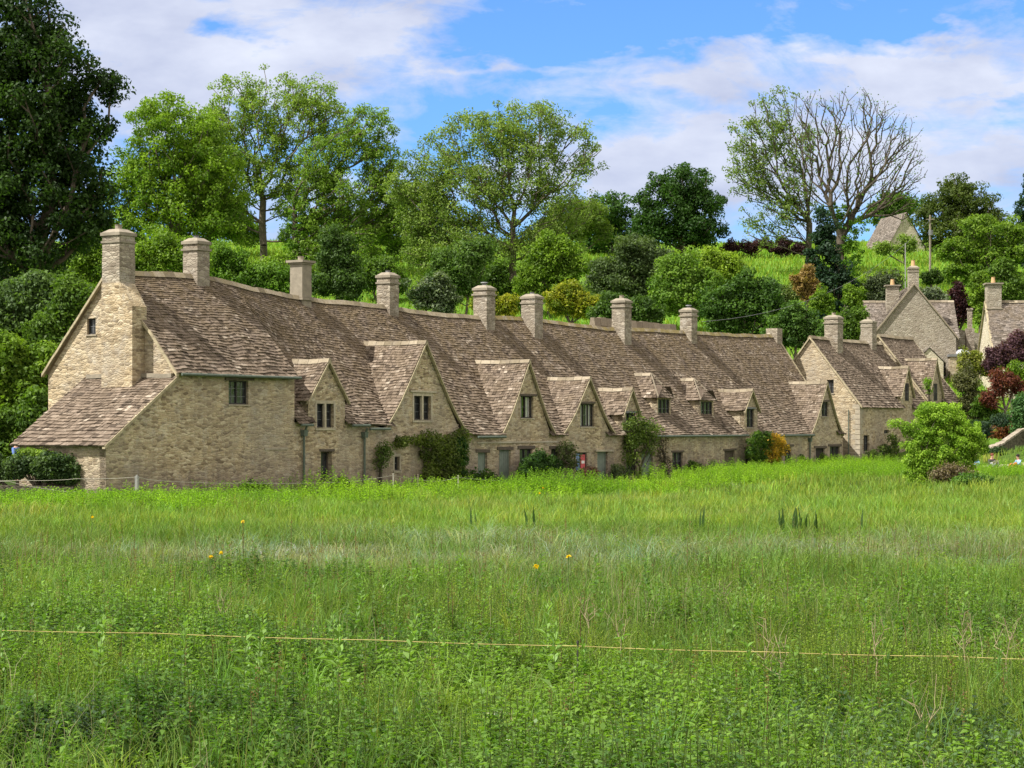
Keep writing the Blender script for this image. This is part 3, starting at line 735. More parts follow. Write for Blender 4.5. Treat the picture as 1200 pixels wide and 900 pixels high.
# ================================================================== COTTAGES BEYOND
def plain_house(label, fr, s0, s1, t0, depth, zE, zA, zb, holes=(), gholes=(), dormers=(), mat=WALL, tmat=TILE, group='stone cottages beyond the terrace', ov=.2, moss=(.1, .5), chims=(), cat='cottage', name='cottage'):
    tm = t0+depth/2
    c = thing(name, fr((s0+s1)/2, t0, zb), label, cat, group)
    w = MB(); to = lambda a, z, d: fr(a, t0+d, z)
    top = [(s1, zE)]
    for (g, hw, dE, dA) in sorted(dormers, key=lambda q: -q[0]):
        if dE > zE+.1: top += [(g+hw, zE), (g+hw, dE), (g, dA), (g-hw, dE), (g-hw, zE)]
        else: top += [(g+hw, zE), (g, dA), (g-hw, zE)]
    wall(w, to, [(s0, zb-2), (s1, zb-2)]+top+[(s0, zE)], holes)
    wall(w, lambda a, z, d: fr(s0+d, a, z), [(t0+.002, zb-2), (t0+depth, zb-2), (t0+depth, zE), (tm, zA-.1), (t0+.002, zE)], gholes)
    w.face([fr(s1, t0, zb-2), fr(s1, t0+depth, zb-2), fr(s1, t0+depth, zE), fr(s1, tm, zA-.1), fr(s1, t0, zE)])
    w.face([fr(s0, t0+depth, zb-2), fr(s1, t0+depth, zb-2), fr(s1, t0+depth, zE), fr(s0, t0+depth, zE)])
    sl = (zA-zE)/(depth/2)
    def hz(s, t):
        if s < s0-.2 or s > s1+.2: return -99
        return zA-abs(t-tm)*sl
    for (g, hw, dE, dA) in dormers:
        if dE > zE+.1: cheeks(w, g-hw, g+hw, dE, t0+.003, hz, fr)
    w.build('wall', mat, c)
    m = MB(); L = math.hypot(depth/2+ov, zA-zE+ov*sl)
    for sg in (-1, 1):
        def fn(a, b, sg=sg): f = b/L; return fr(a, tm+sg*(depth/2+ov)*(1-f), zA-(depth/2+ov)*sl*(1-f)+.03*math.sin(a*1.3+f*4)*math.sin(3.14*f))
        def cull(a, b, sg=sg):
            if sg > 0: return False
            f = b/L; z = zA-(depth/2+ov)*sl*(1-f); t = tm-(depth/2+ov)*(1-f)
            for (g, hw, dE, dA) in dormers:
                if abs(a-g) < hw and t < t0+.1: return True
                if abs(a-g) < hw-.1 and z < dA-(dA-dE)*abs(a-g)/hw-.35: return True
            return False
        slates(m, fn, s0-.1, s1+.1, L, .21, .13, moss, cull=cull)
    r = m.build('roof', tmat, c)
    rm = MB(); ridge_run(rm, [fr(s0-.1, tm, zA+.1), fr((s0+s1)/2, tm, zA+.06), fr(s1+.1, tm, zA+.1)], np.array(fr(0, 1, 0))-np.array(fr(0, 0, 0)), .2, .15, .3); rm.build('ridge', RIDGE, r)
    vg = MB(); u_ = np.array(fr(1, 0, 0))-np.array(fr(0, 0, 0))
    for e in (s0-.08, s1+.08):
        for sg in (-1, 1): strip(vg, [fr(e, tm+sg*(depth/2+ov)*(1-k/8), zA-(depth/2+ov)*sl*(1-k/8)+.07) for k in range(9)], u_, .15, .13)
    vg.build('verge', VERGE, c)
    for (g, hw, dE, dA) in dormers: gable_roof(c, g, hw, dE, dA, t0, back=4.5, hz=hz, fr=fr)
    for q in holes: window(c, to, q, 2, FRAME, bars=1, recess=.12)
    for q in gholes: window(c, lambda a, z, d: fr(s0+d, a, z), q, 2, FRAME, bars=1, recess=.12)
    for q in chims: chimney(c, *q[:5], w=q[4], d=q[4], **q[5]) if False else chimney(c, q[0], q[1], q[2], q[3], q[4], q[4], fr=fr, **q[5])
    return c
# cottage 9: steps forward, gable to the left
t9 = -.65; s9 = 66.25
def tg(px, s):      # t on plane s=const for a photo column
    r = (px-600)/F; return (P0[0]+US*s-r*(P0[1]+UC*s))/(UC+r*US)
def zg_(px, py, s): t = tg(px, s); return CZ+(HY-py)/F*(P0[1]+UC*s+US*t)
d9 = s_at(1062.5, t9), 1.15, z_at(1062, 462, t9), z_at(1062.5, 431, t9)
gh = (tg(977, s9), tg(969, s9), zg_(973, 461, s9), zg_(973, 445, s9))
q9 = [hole(1012, 1018.5, 510, 529, t9), hole(1036, 1042, 504, 508, t9)]
c9 = plain_house('cottage standing forward of the row end with a windowed gable', R, s9, 78.6, t9, 6.9, 4.0, 8.35, 0, q9, [gh], [d9], group='stone cottages beyond the terrace',
    chims=[(s_at(977, 2.5), 2.5, 7.2, CZ+(HY-372)/F*139, .47, dict(cap='cone', pot='stone'))], moss=(0, .3))
qn = MB()
for k in range(13): a = .55 if k % 2 else .32; qn.rbox(s9-.012, s9+a, t9-.018, t9+(.32 if k % 2 else .5), -.3+k*.33, -.3+k*.33+.30)
qn.build('quoin', QUOIN, c9); dp = MB(); x = tg(995, s9)
dp.tube([R(s9-.1, x, -1), R(s9-.1, x, 3.6)], .035, 8); dp.build('downpipe', GUTTER, c9)
# cottage 10 behind it, a little higher
d10 = s_at(1096, t9), 1.35, z_at(1096, 462, t9), z_at(1096, 421.5, t9)
c10 = plain_house('further cottage with creeper on its steep dormer, just before the big gabled house', R, 78.75, 85.3, t9, 7.2, 4.45, 8.95, 1.0, [], [], [d10], moss=(0, .2),
    chims=[(s_at(1018, 2.8)+.0, 2.8, 7.5, CZ+(HY-377)/F*145.5, .42, dict(cap='cone', pot='stone'))])
wq = (d10[0]-.3, d10[0]+.35, d10[2]-.2, d10[2]+1.0)
for cc, dd in ((c9, d9), (c10, d10)):
    k = MB(); q = (dd[0]-.34, dd[0]+.34, dd[2]-.45, dd[2]+.75)
    window(cc, lambda a, z, d: R(a, t9-.03+d*.4, z), q, 2, FRAME, bars=1, recess=.0)

# generic frames for the houses farther off
def frame(px, D, ang):
    o = at(px, 500, D); c, s_ = math.cos(ang), math.sin(ang)
    return lambda a, t, z: (o[0]+c*a-s_*t, o[1]+s_*a+c*t, z)
# big gabled house: cross wing ridge + projecting front gable
f1 = frame(1071, 165, rad(-4)); sc1 = 165/F
zz = lambda y, D: CZ+(HY-y)/F*D
g1 = thing('manor_house', f1(0, 0, 6), 'big stone house with a tall plain front gable topped by a clay chimney pot', 'house', 'stone houses on the rise')
w = MB(); hwG = 3.35; zEg, zAg = zz(394, 165), zz(333, 165)
ho = [(1.9, 2.55, zz(441, 165), zz(424, 165))]
wall(w, lambda a, z, d: f1(a, d, z), [(-hwG, 3), (hwG, 3), (hwG, zEg), (0, zAg), (-hwG, zEg)], ho)
for a in (-hwG, hwG): w.face([f1(a, 0, 3), f1(a, 9, 3), f1(a, 9, zEg), f1(a, 0, zEg)])
wall(w, lambda a, z, d: f1(a, 3.2+d, z), [(-hwG-.3, 3), (-hwG-.003, 3), (-hwG-.003, zEg), (-hwG-.3, zEg)])
w.build('wall', WALLG, g1)
door(g1, lambda a, z, d: f1(a, d, z), ho[0], DARKW, 'dark attic door in the front gable')
m = MB(); L = math.hypot(hwG+.2, (zAg-zEg)*(hwG+.2)/hwG)
for sg in (-1, 1):
    slates(m, lambda a, b, sg=sg: f1(sg*(hwG+.2)*(1-b/L), a-.1, zAg+.05-(zAg-zEg)*(hwG+.2)/hwG*(1-b/L)), 0, 9, L, .2, .14, (0, .2))
zc, ze1 = zz(353, 168), zz(397, 166)
Lc = math.hypot(3.4, zc-ze1)
for (a0, a1) in ((-3.7, 0), (0, 3.75)):
    for sg in (-1, 1):
        slates(m, lambda a, b, sg=sg: f1(a, 4+sg*3.4*(1-b/Lc), ze1+(zc-ze1)*b/Lc), a0, a1, Lc, .2, .14, (0, .2))
m.build('roof', TILEG, g1)
rm = MB(); ridge_run(rm, [f1(-3.7, 4, zc+.08), f1(3.75, 4, zc+.08)], (0, 1, 0), .18, .14); strip(rm, [f1(-(hwG+.2)*(1-k/10), -.1, zAg+.1-(zAg-zEg)*(hwG+.2)/hwG*(1-k/10)) for k in range(11)], (0, 1, 0), .2, .16)
strip(rm, [f1((hwG+.2)*(1-k/10), -.1, zAg+.1-(zAg-zEg)*(hwG+.2)/hwG*(1-k/10)) for k in range(11)], (0, 1, 0), .2, .16); rm.build('coping', RIDGE, g1)
w = MB()
for a, sg in ((-3.65, -1), (3.7, 1)):
    w.face([f1(a, .6, 3), f1(a, 7.4, 3), f1(a, 7.4, ze1), f1(a, 4, zc-.1), f1(a, .6, ze1)])
w.face([f1(-3.65, .7, 3), f1(3.7, .7, 3), f1(3.7, .7, ze1), f1(-3.65, .7, ze1)]); w.build('wing_wall', WALLG, g1)
chimney(g1, 0, .5, zAg-.6, zz(312, 165), .4, .4, cap='cone', pot='clay', mat=WALLG, fr=f1)
chimney(g1, -1.35, 3.2, zEg, zz(331, 166), .5, .42, cap='flat', pot='clay', mat=WALLG, fr=f1)
# little gabled porch in front
pg = thing('outhouse', f1(2.0, -1.8, 5.5), 'small gabled outhouse in front of the big plain gable', 'outhouse', 'stone houses on the rise')
w = MB(); zp, zq = zz(424, 163), zz(408, 163)
wall(w, lambda a, z, d: f1(1.0+a, -1.8+d, z), [(-1.1, 3), (1.1, 3), (1.1, zp), (0, zq), (-1.1, zp)], [(-.2, .45, zz(446, 163), zz(426, 163))])
for a in (-.1, 2.1): w.face([f1(a, -1.8, 3), f1(a, -.003, 3), f1(a, -.003, zp), f1(a, -1.8, zp)])
w.build('wall', WALLC, pg); m = MB()
L = math.hypot(1.3, (zq-zp)*1.3/1.1)
for sg in (-1, 1): slates(m, lambda a, b, sg=sg: f1(1.0+sg*1.3*(1-b/L), -1.9+a, zq+.06-(zq-zp)*1.3/1.1*(1-b/L)), 0, 1.88, L, .2, .15)
m.build('roof', TILEG, pg)
dm = MB(); dm.hexa([f1(.8, -1.6, zz(446, 163)), f1(1.45, -1.6, zz(446, 163)), f1(1.45, -1.5, zz(446, 163)), f1(.8, -1.5, zz(446, 163)), f1(.8, -1.6, zz(426, 163)), f1(1.45, -1.6, zz(426, 163)), f1(1.45, -1.5, zz(426, 163)), f1(.8, -1.5, zz(426, 163))]); dm.build('door', DARKW, pg)
# right-hand house, cream gable
f2 = frame(1164, 158, rad(-3)); z2e, z2a = zz(408, 158), zz(354, 161)
h2 = plain_house('cream gabled house with a large square chimney at the edge of the village', f2, 0, 11, 0, 6.2, z2e, z2a, 4, [(2.9, 3.8, z2e-1.9, z2e-.9)], [], [(2.9, .9, z2e+.6, z2e+1.9)], mat=WALLC, tmat=TILEG, cat='house', name='village_house', group='stone houses on the rise',
    chims=[(.55, 3.1, z2a-1.5, zz(331, 161), .55, dict(cap='flat', pot='clay', mat=WALLG))])
# tall narrow free chimney beside it on its low outbuilding
lb = thing('outbuilding', at(1134, 440, 164), 'low flat-topped outbuilding with a thin tall chimney between two houses', 'outbuilding', 'stone houses on the rise')
f3 = frame(1134, 164, rad(-2)); w = MB(); w.rbox(-1.4, 1.3, 0, 3, 3, zz(418, 164), fn=f3); w.build('wall', WALL, lb)
w = MB(); w.rbox(-1.5, 1.4, -.1, 3.1, zz(418, 164)+.002, zz(415, 164), fn=f3); w.build('flat_roof', LEAD, lb)
w = MB(); w.rbox(.5, 1.15, 3.2, 3.9, 3, zz(384, 166), fn=f3); w.rbox(.65, 1.0, 3.35, 3.7, zz(384, 166), zz(362, 166), fn=f3); w.rbox(.6, 1.05, 3.3, 3.75, zz(362, 166), zz(360, 166), fn=f3); w.build('chimney', CHIM, lb)
bw = thing('garden_wall', at(1132, 425, 172), 'brown rubble wall sloping behind the low outbuilding', 'wall'); w = MB()
f4 = frame(1120, 170, rad(3)); w.hexa([f4(0, 0, 4), f4(2.4, 0, 4), f4(2.4, .5, 4), f4(0, .5, 4), f4(0, 0, zz(385, 170)), f4(2.4, 0, zz(392, 170)), f4(2.4, .5, zz(392, 170)), f4(0, .5, zz(385, 170))]); w.build('stonework', WALLG, bw)
# a domed white rooflight / tank on flat roof
dk = MB(); cx, cy, cz = f3(-.3, 1.2, zz(415, 164))
dk.tube([(cx, cy, cz), (cx, cy, cz+.2), (cx, cy, cz+.36), (cx, cy, cz+.43)], [.72, .66, .45, .15], 16)
tag(dk.build('rooflight', simple('pale_dome', (.5, .52, .55), .35, .1), origin=(cx, cy, cz), smooth=True), 'pale domed rooflight on the flat lead roof', 'rooflight')
# far house on the hill
D3 = 243; f5 = frame(1062, D3, rad(12)); zt3, zb3 = zz(250, D3), zz(289, D3)
h3 = thing('village_house', f5(0, 0, 22), 'distant hilltop house with a pale gable half hidden by bare branches', 'house', 'stone houses on the rise')
w = MB(); wall(w, lambda a, z, d: f5(a, d, z), [(-2.3, 20), (2.3, 20), (2.3, zb3), (0, zt3), (-2.3, zb3)], [(-.5, .3, zb3+.3, zb3+1.2)])
for a in (-2.3, 2.3): w.face([f5(a, 0, 20), f5(a, 8, 20), f5(a, 8, zb3), f5(a, 0, zb3)])
w.build('wall', WALLC, h3); window(h3, lambda a, z, d: f5(a, d, z), (-.5, .3, zb3+.3, zb3+1.2), 2, FRAME, bars=0)
m = MB(); L = math.hypot(2.6, (zt3-zb3)*2.6/2.3)
for sg in (-1, 1): slates(m, lambda a, b, sg=sg: f5(sg*2.6*(1-b/L), a-.2, zt3+.1-(zt3-zb3)*2.6/2.3*(1-b/L)), 0, 8, L, .3, .2)
m.build('roof', TILEG, h3)

# ================================================================== FOLIAGE
def leaves_arr(C, n, size, sig, colA, colB, up=.35, aspect=.55, sigz=.75, r=rng, clvar=.5):
    """C (k,3) cluster centres -> quads. n leaves per cluster"""
    k = len(C); tot = k*n
    cen = np.repeat(C, n, 0); d = r.normal(size=(tot, 3)); d /= np.linalg.norm(d, axis=1)[:, None]+1e-9
    rr = r.uniform(.25, 1, tot)**.6
    sigv = np.repeat(sig*r.uniform(.7, 1.3, k), n) if np.isscalar(sig) else np.repeat(sig, n)
    off = d*(rr*sigv)[:, None]; off[:, 2] *= sigz
    p = cen+off
    nrm = d*.8+r.normal(size=(tot, 3))*.7; nrm[:, 2] += up; nrm /= np.linalg.norm(nrm, axis=1)[:, None]
    a = np.cross(nrm, r.normal(size=(tot, 3))); a /= np.linalg.norm(a, axis=1)[:, None]+1e-9
    b = np.cross(nrm, a)
    L = (size*r.uniform(.6, 1.35, tot))[:, None]
    fold = nrm*L*.12
    V = np.stack([p-a*L*.5, p+b*L*aspect*.5+fold, p+a*L*.5, p-b*L*aspect*.5+fold], 1).reshape(-1, 3)
    Fc = np.arange(tot*4).reshape(-1, 4)
    cv = np.repeat(r.uniform(0, 1, k), n); m = np.clip(clvar*2*(cv-.5)+.5+r.normal(0, .22, tot), 0, 1)[:, None]
    A, Bc = np.array(colA), np.array(colB)
    c = A*(1-m)+Bc*m; c *= r.uniform(.8, 1.2, (tot, 1))
    return V, Fc, np.clip(c, 0, 1)
def sample_lobes(lobes, D, n, shell=.55, depth=.9, r=rng):
    """lobes in photo pixels (cx,cy,rx,ry[,dD]) -> n points in the crown"""
    ar = np.array([l[2]*l[3] for l in lobes], float); ar /= ar.sum(); ch = r.choice(len(lobes), n, p=ar)
    out = np.zeros((n, 3))
    for i, l in enumerate(lobes):
        w = np.where(ch == i)[0]; k = len(w)
        if not k: continue
        DD = D+(l[4] if len(l) > 4 else 0); c = np.array(at(l[0], l[1], DD))
        d = r.normal(size=(k, 3)); d /= np.linalg.norm(d, axis=1)[:, None]
        rr = r.uniform(shell**3, 1, k)**(1/3) if shell < 1 else 1
        rr = rr*(1+(r.uniform(size=k) < .22)*np.abs(r.normal(0, .20, k)))
        out[w] = c+d*rr[:, None]*np.array([l[2]*DD/F, l[2]*DD/F*depth, l[3]*DD/F])
    return out
def grow(base, top, pts, r0, step=1.1, r=rng, minr=.012, expo=.46, wob=.09, upc=.55, alpha=.62):
    """skeleton from a trunk to crown points; returns tube mesh arrays"""
    base = np.array(base, float); top = np.array(top, float)
    nt_ = max(3, int(np.linalg.norm(top-base)/step)); nodes = [base+(top-base)*i/nt_+r.normal(size=3)*wob*(i > 0)*[1, 1, .2] for i in range(nt_+1)]
    par = [-1]+list(range(nt_)); 
    order = np.argsort(np.linalg.norm(pts-top, axis=1)); cap = len(pts)*14+200
    A = np.zeros((cap, 3)); A[:len(nodes)] = nodes; n_ = len(nodes); cnt_leaf = []; PL = np.zeros(cap); PL[:n_] = np.arange(n_)*step*.6
    par = np.array(par+[0]*(cap-len(par)))
    lo = max(1, int(nt_*.45))
    for i in order:
        p = pts[i]; dv = p-A[lo:n_]; d = np.linalg.norm(dv, axis=1)
        cost = d+upc*np.maximum(0, d*.35-dv[:, 2])+alpha*PL[lo:n_]
        j = int(np.argmin(cost))+lo; dd = np.linalg.norm(p-A[j]); k = max(1, int(dd/step)); prev = j; st = A[j].copy()
        if n_+k >= cap: break
        for q in range(1, k+1):
            f = q/k; pos_ = st+(p-st)*f; pos_[2] += -.05*dd*math.sin(math.pi*f)
            if q < k: pos_ = pos_+r.normal(size=3)*wob*min(1.5, dd*.2)
            A[n_] = pos_; PL[n_] = PL[prev]+np.linalg.norm(pos_-A[prev]); par[n_] = prev; prev = n_; n_ += 1
        cnt_leaf.append(prev)
    cnt = np.zeros(n_); 
    for l in cnt_leaf: cnt[l] += 1
    for i in range(n_-1, 0, -1): cnt[par[i]] += cnt[i]
    cnt = np.maximum(cnt, 1); rad_ = np.maximum(minr, r0*(cnt/cnt[0])**expo)
    k = 5; V = []; idx = np.arange(1, n_); pa = par[1:n_]
    P, Q = A[pa], A[idx]; d = Q-P; L = np.linalg.norm(d, axis=1); ok = L > 1e-4; P, Q, d, L, pa, idx = P[ok], Q[ok], d[ok], L[ok], pa[ok], idx[ok]
    d /= L[:, None]; ref = np.where(np.abs(d[:, 2:3]) > .9, np.array([[1., 0, 0]]), np.array([[0, 0, 1.]]))
    a = np.cross(d, ref); a /= np.linalg.norm(a, axis=1)[:, None]; b = np.cross(d, a)
    rp = np.minimum(rad_[pa], rad_[idx]*1.5); rp[pa <= nt_] = np.minimum(rad_[pa], rad_[idx]*1.25)[pa <= nt_]; rq = rad_[idx]
    rings = []
    for X, rr in ((P, rp), (Q, rq)):
        for j in range(k):
            w = 2*math.pi*j/k; rings.append(X+(a*math.cos(w)+b*math.sin(w))*rr[:, None])
    V = np.stack(rings, 1).reshape(-1, 3); m = len(P); o = np.arange(m)[:, None]*2*k
    Fc = np.concatenate([o+np.array([[j, (j+1) % k, k+(j+1) % k, k+j]]) for j in range(k)], 0)
    return V, Fc
def tree(name, label, cat, px, D, lobes, colA, colB, att=200, leaves=20000, size=.35, sig=.9, r0=.4, bark=None, shell=.5, trunk_top=None, group=None, depth=.9, sparse=None, ivy=None, extra_att=0, step=1.1, lean=0, up=.35, minr=.02, sigz=.75, expo=.46, by=None, upc=.55):
    x = (px-600)/F*D; zb = gz(x, D); base = (x, D, zb-.3)
    t = thing(name, (x, D, zb), label, cat, group)
    pts = sample_lobes(lobes, D, att, shell, depth)
    pts[:, 2] = np.maximum(pts[:, 2], zb+.3)
    zl = pts[:, 2].min(); zt = trunk_top if trunk_top else zb+(pts[:, 2].mean()-zb)*.55
    bp = pts
    if extra_att: 
        bp = np.concatenate([pts, sample_lobes(lobes, D, extra_att, .2, depth)])
    V, Fc = grow(base, (x+lean, D, zt), bp, r0, step=step, minr=minr, expo=expo, upc=upc)
    # root flare sleeve
    mesh_np('trunk', V, Fc, bark or BARK, t, smooth=True)
    if leaves:
        C = pts if sparse is None else pts[rng.uniform(size=len(pts)) < sparse(pts)]
        nper = max(1, leaves//max(1, len(C)))
        V, Fc, c = leaves_arr(C, nper, size, sig, colA, colB, up=up, sigz=sigz)
        mesh_np('crown', V, Fc, LEAF, t, colr=c)
    if ivy:
        C = sample_lobes(ivy, D, 160, .5, 1.0); V, Fc, c = leaves_arr(C, 22, .26, .35, (.05, .12, .012), (.15, .28, .025)); mesh_np('ivy', V, Fc, LEAF, t, colr=c)
    return t
TG = 'trees on the hillside'; SG = 'shrubs behind the cottages'
DK = ((.014, .036, .008), (.045, .095, .014)); MID = ((.045, .10, .014), (.11, .20, .022)); BR = ((.085, .165, .015), (.20, .32, .025)); LIME = ((.14, .23, .02), (.28, .40, .03))
GG = ((.06, .10, .04), (.12, .18, .075)); OL = ((.05, .08, .015), (.10, .14, .03)); ASH = ((.12, .20, .03), (.25, .36, .055)); YG = ((.12, .18, .015), (.36, .34, .02))
tree('broadleaf_tree', 'huge very dark tree filling the upper left edge of the sky', 'tree', 45, 128, [(15, 40, 62, 62), (60, 95, 55, 60), (15, 150, 85, 70), (75, 180, 58, 60), (40, 260, 85, 60), (0, 290, 60, 60), (122, 105, 20, 24), (-40, 120, 60, 120), (105, 250, 30, 40), (20, -40, 50, 50)], *DK, att=560, leaves=95000, size=.28, sig=1.05, r0=.75, shell=.35, group=TG)
tree('broadleaf_tree', 'bright yellow-green tree rising behind the second chimney', 'tree', 205, 205, [(205, 160, 52, 48), (165, 220, 40, 45), (235, 205, 50, 55), (190, 265, 65, 38), (125, 285, 38, 25), (262, 250, 32, 38)], *BR, att=620, leaves=66000, size=.31, sig=.95, r0=.4, shell=.3, group=TG)
tree('broadleaf_tree', 'soft green tree filling the gap between the bright tree and the tall ash', 'tree', 246, 232, [(245, 150, 24, 34), (240, 200, 28, 40), (255, 255, 34, 30), (285, 270, 24, 16)], *((.08, .15, .02), (.17, .27, .035)), att=260, leaves=22000, size=.32, sig=.9, r0=.3, shell=.3, group=TG)
tree('ash_tree', 'tall open ash tree with its crown against white cloud above the third chimney', 'tree', 308, 222, [(272, 128, 34, 38), (320, 118, 42, 32), (372, 118, 32, 26), (300, 170, 40, 36), (345, 150, 40, 34), (250, 185, 28, 36), (395, 150, 26, 28), (275, 220, 34, 30), (325, 205, 36, 30), (240, 225, 22, 30), (270, 250, 26, 18), (335, 238, 20, 20)], *ASH, att=900, leaves=42000, size=.27, sig=.75, r0=.42, shell=.45, trunk_top=27, group=TG, minr=.035, bark=BARK)
tree('ash_tree', 'ivy-clad ash tree leaning right beside the tall open ash', 'tree', 346, 214, [(430, 148, 32, 26), (446, 190, 24, 30), (410, 175, 30, 24), (380, 190, 30, 30), (415, 225, 45, 26), (442, 252, 26, 26), (385, 262, 28, 26), (370, 230, 26, 40), (425, 285, 40, 20), (365, 295, 22, 20), (458, 225, 22, 28), (466, 262, 22, 24)], *((.09, .165, .022), (.20, .32, .04)), att=720, leaves=42000, size=.27, sig=.75, r0=.45, shell=.4, trunk_top=25, group=TG, minr=.035, ivy=[(347, 270, 11, 40), (352, 235, 9, 24), (344, 298, 16, 16)])
tree('ash_tree', 'largest spreading ash in the middle with a forked trunk and twiggy crown', 'tree', 601, 200, [(618, 148, 48, 32), (560, 160, 46, 30), (672, 176, 34, 36), (512, 190, 36, 36), (542, 228, 56, 42), (605, 205, 56, 46), (660, 235, 38, 36), (500, 246, 32, 36), (560, 285, 56, 32), (645, 285, 40, 28), (500, 290, 30, 30), (530, 315, 40, 20), (470, 215, 20, 26)], *((.11, .18, .035), (.23, .32, .065)), att=1150, leaves=70000, size=.25, sig=.85, r0=.42, shell=.35, trunk_top=21, group=TG, minr=.032, sparse=lambda p: np.clip(1.05-(p[:, 0]-1)/12-(p[:, 2]-26)/14*.2, .25, 1))
tree('broadleaf_tree', 'soft mid green tree filling in left of the middle ash', 'tree', 495, 226, [(490, 246, 32, 34), (520, 276, 30, 22), (462, 278, 28, 20), (440, 268, 22, 20)], *((.06, .12, .02), (.14, .23, .035)), att=260, leaves=22000, size=.29, sig=.85, r0=.3, shell=.3, group=TG)
tree('broadleaf_tree', 'yellowish green tree standing right behind the middle ash', 'tree', 668, 226, [(665, 256, 32, 26), (640, 276, 26, 20), (692, 262, 22, 24)], *((.08, .14, .02), (.17, .25, .04)), att=220, leaves=18000, size=.29, sig=.85, r0=.3, shell=.3, group=TG)
tree('broadleaf_tree', 'low bushy tree under the ivy-clad ash on the skyline', 'tree', 380, 240, [(372, 268, 26, 18), (400, 262, 24, 20), (288, 276, 18, 12), (345, 276, 16, 12)], *((.05, .11, .018), (.12, .21, .03)), att=200, leaves=15000, size=.3, sig=.8, r0=.25, shell=.3, group=TG)
tree('broadleaf_tree', 'round dense dark green tree on the skyline right of the middle ash', 'tree', 800, 235, [(802, 220, 30, 30), (780, 246, 34, 30), (826, 250, 24, 32), (770, 270, 26, 18), (812, 272, 34, 20)], *((.02, .055, .01), (.05, .115, .018)), att=260, leaves=30000, size=.34, sig=1.0, r0=.4, shell=.5, group=TG)
tree('broadleaf_tree', 'small mid green tree left of the round dark tree', 'tree', 716, 238, [(712, 246, 22, 22), (735, 268, 22, 20), (700, 275, 22, 20)], *((.035, .09, .015), (.08, .17, .025)), att=140, leaves=13000, size=.33, sig=.9, r0=.25, group=TG)
tree('ash_tree', 'half-leafed tree with pale green left side beside the bare tree', 'tree', 948, 216, [(912, 128, 26, 24), (886, 160, 34, 30), (876, 200, 26, 36), (915, 205, 42, 40), (905, 258, 40, 30), (930, 165, 32, 34), (935, 240, 26, 30)], *((.095, .155, .035), (.19, .27, .06)), att=700, leaves=13000, size=.27, sig=.7, r0=.36, shell=.35, trunk_top=24, group=TG, minr=.035, bark=BARKP, sparse=lambda p: np.clip(.95-(p[:, 0]-24)/9*.5, .25, 1))
tree('bare_tree', 'leafless grey-branched tree with ivy round its forked trunk', 'tree', 986, 204, [(955, 150, 38, 40), (998, 138, 44, 36), (1040, 165, 36, 40), (1064, 195, 24, 36), (980, 200, 52, 44), (1020, 215, 44, 30), (1050, 235, 26, 24)], *((.08, .15, .02), (.13, .22, .04)), att=1000, leaves=2500, size=.22, sig=.6, r0=.5, shell=.1, trunk_top=21.5, group=TG, minr=.022, bark=BARKP, step=.9, upc=1.2, ivy=[(990, 270, 10, 36), (992, 312, 15, 32), (1006, 264, 14, 12), (980, 248, 9, 12), (1003, 300, 9, 20)])
tree('cypress_tree', 'dark blue-green conifer standing below the bare tree', 'conifer', 978, 178, [(966, 262, 10, 26), (964, 300, 16, 30), (974, 342, 25, 32), (985, 375, 24, 22)], *((.012, .035, .018), (.035, .075, .035)), att=200, leaves=22000, size=.28, sig=.65, r0=.2, shell=.6, group=TG, up=.8)
tree('yew_tree', 'broad feathery olive evergreen on the right skyline', 'conifer', 1122, 230, [(1120, 228, 22, 22), (1098, 256, 28, 24), (1142, 250, 28, 24), (1120, 275, 40, 22), (1162, 262, 18, 20)], *OL, att=300, leaves=28000, size=.30, sig=.8, r0=.35, shell=.35, group=TG)
tree('broadleaf_tree', 'layered yellow-green tree above the right-hand chimney', 'tree', 1160, 190, [(1152, 268, 28, 15), (1122, 292, 22, 14), (1170, 300, 30, 18), (1135, 318, 28, 14), (1190, 285, 18, 30), (1175, 330, 28, 18)], *((.075, .15, .015), (.17, .27, .03)), att=320, leaves=28000, size=.26, sig=.75, r0=.3, shell=.3, group=TG, sigz=.5)
tree('cypress_tree', 'narrow dark conifer cut off by the right edge of the view', 'conifer', 1203, 205, [(1203, 250, 9, 26), (1203, 285, 14, 26), (1203, 215, 5, 14)], *((.015, .045, .02), (.04, .085, .035)), att=90, leaves=8000, size=.3, sig=.6, r0=.2, group=TG)
tree('broadleaf_tree', 'low dark treetop behind the distant hilltop house', 'tree', 1056, 262, [(1050, 240, 22, 12), (1035, 250, 16, 10)], *MID, att=50, leaves=5000, size=.45, sig=1.1, r0=.25, group=TG)
VGN = 'village garden shrubs'
def shrub(label, px, D, lobes, cA, cB, leaves=9000, size=.26, sig=.55, att=110, name='shrub', cat='shrub', group=SG, shell=.25, **k):
    L0 = []
    for l in lobes:
        L0.append((l[0], l[1], l[2]*.55, l[3]*.6))
        for _ in range(5):
            aa = rng.uniform(0, 6.28); L0.append((l[0]+math.cos(aa)*l[2]*.7, l[1]+math.sin(aa)*l[3]*.55, l[2]*rng.uniform(.22, .5), l[3]*rng.uniform(.25, .6)))
    lobes = L0; size *= .84; leaves = int(leaves*1.2); km = 0 if (group == VGN or cA[0] > cA[1] or size < .17) else .2; cA = tuple((1-km)*a+km*b for a, b in zip(cA, (.07, .12, .02))); cB = tuple((1-km)*a+km*b for a, b in zip(cB, (.17, .26, .04)))
    if 'red' not in name and 'rust' not in label and 'orange-leafed shrub left' not in label: lobes = list(lobes)+[(l[0], l[1]+l[3]*.95, l[2]*.92, l[3]*.8) for l in lobes]; att = int(att*1.5); leaves = int(leaves*1.45)
    return tree(name, label, cat, px, D, lobes, cA, cB, att=att, leaves=leaves, size=size, sig=sig, r0=.12, shell=shell, group=group, step=.7, minr=.012, **k)
S = shrub
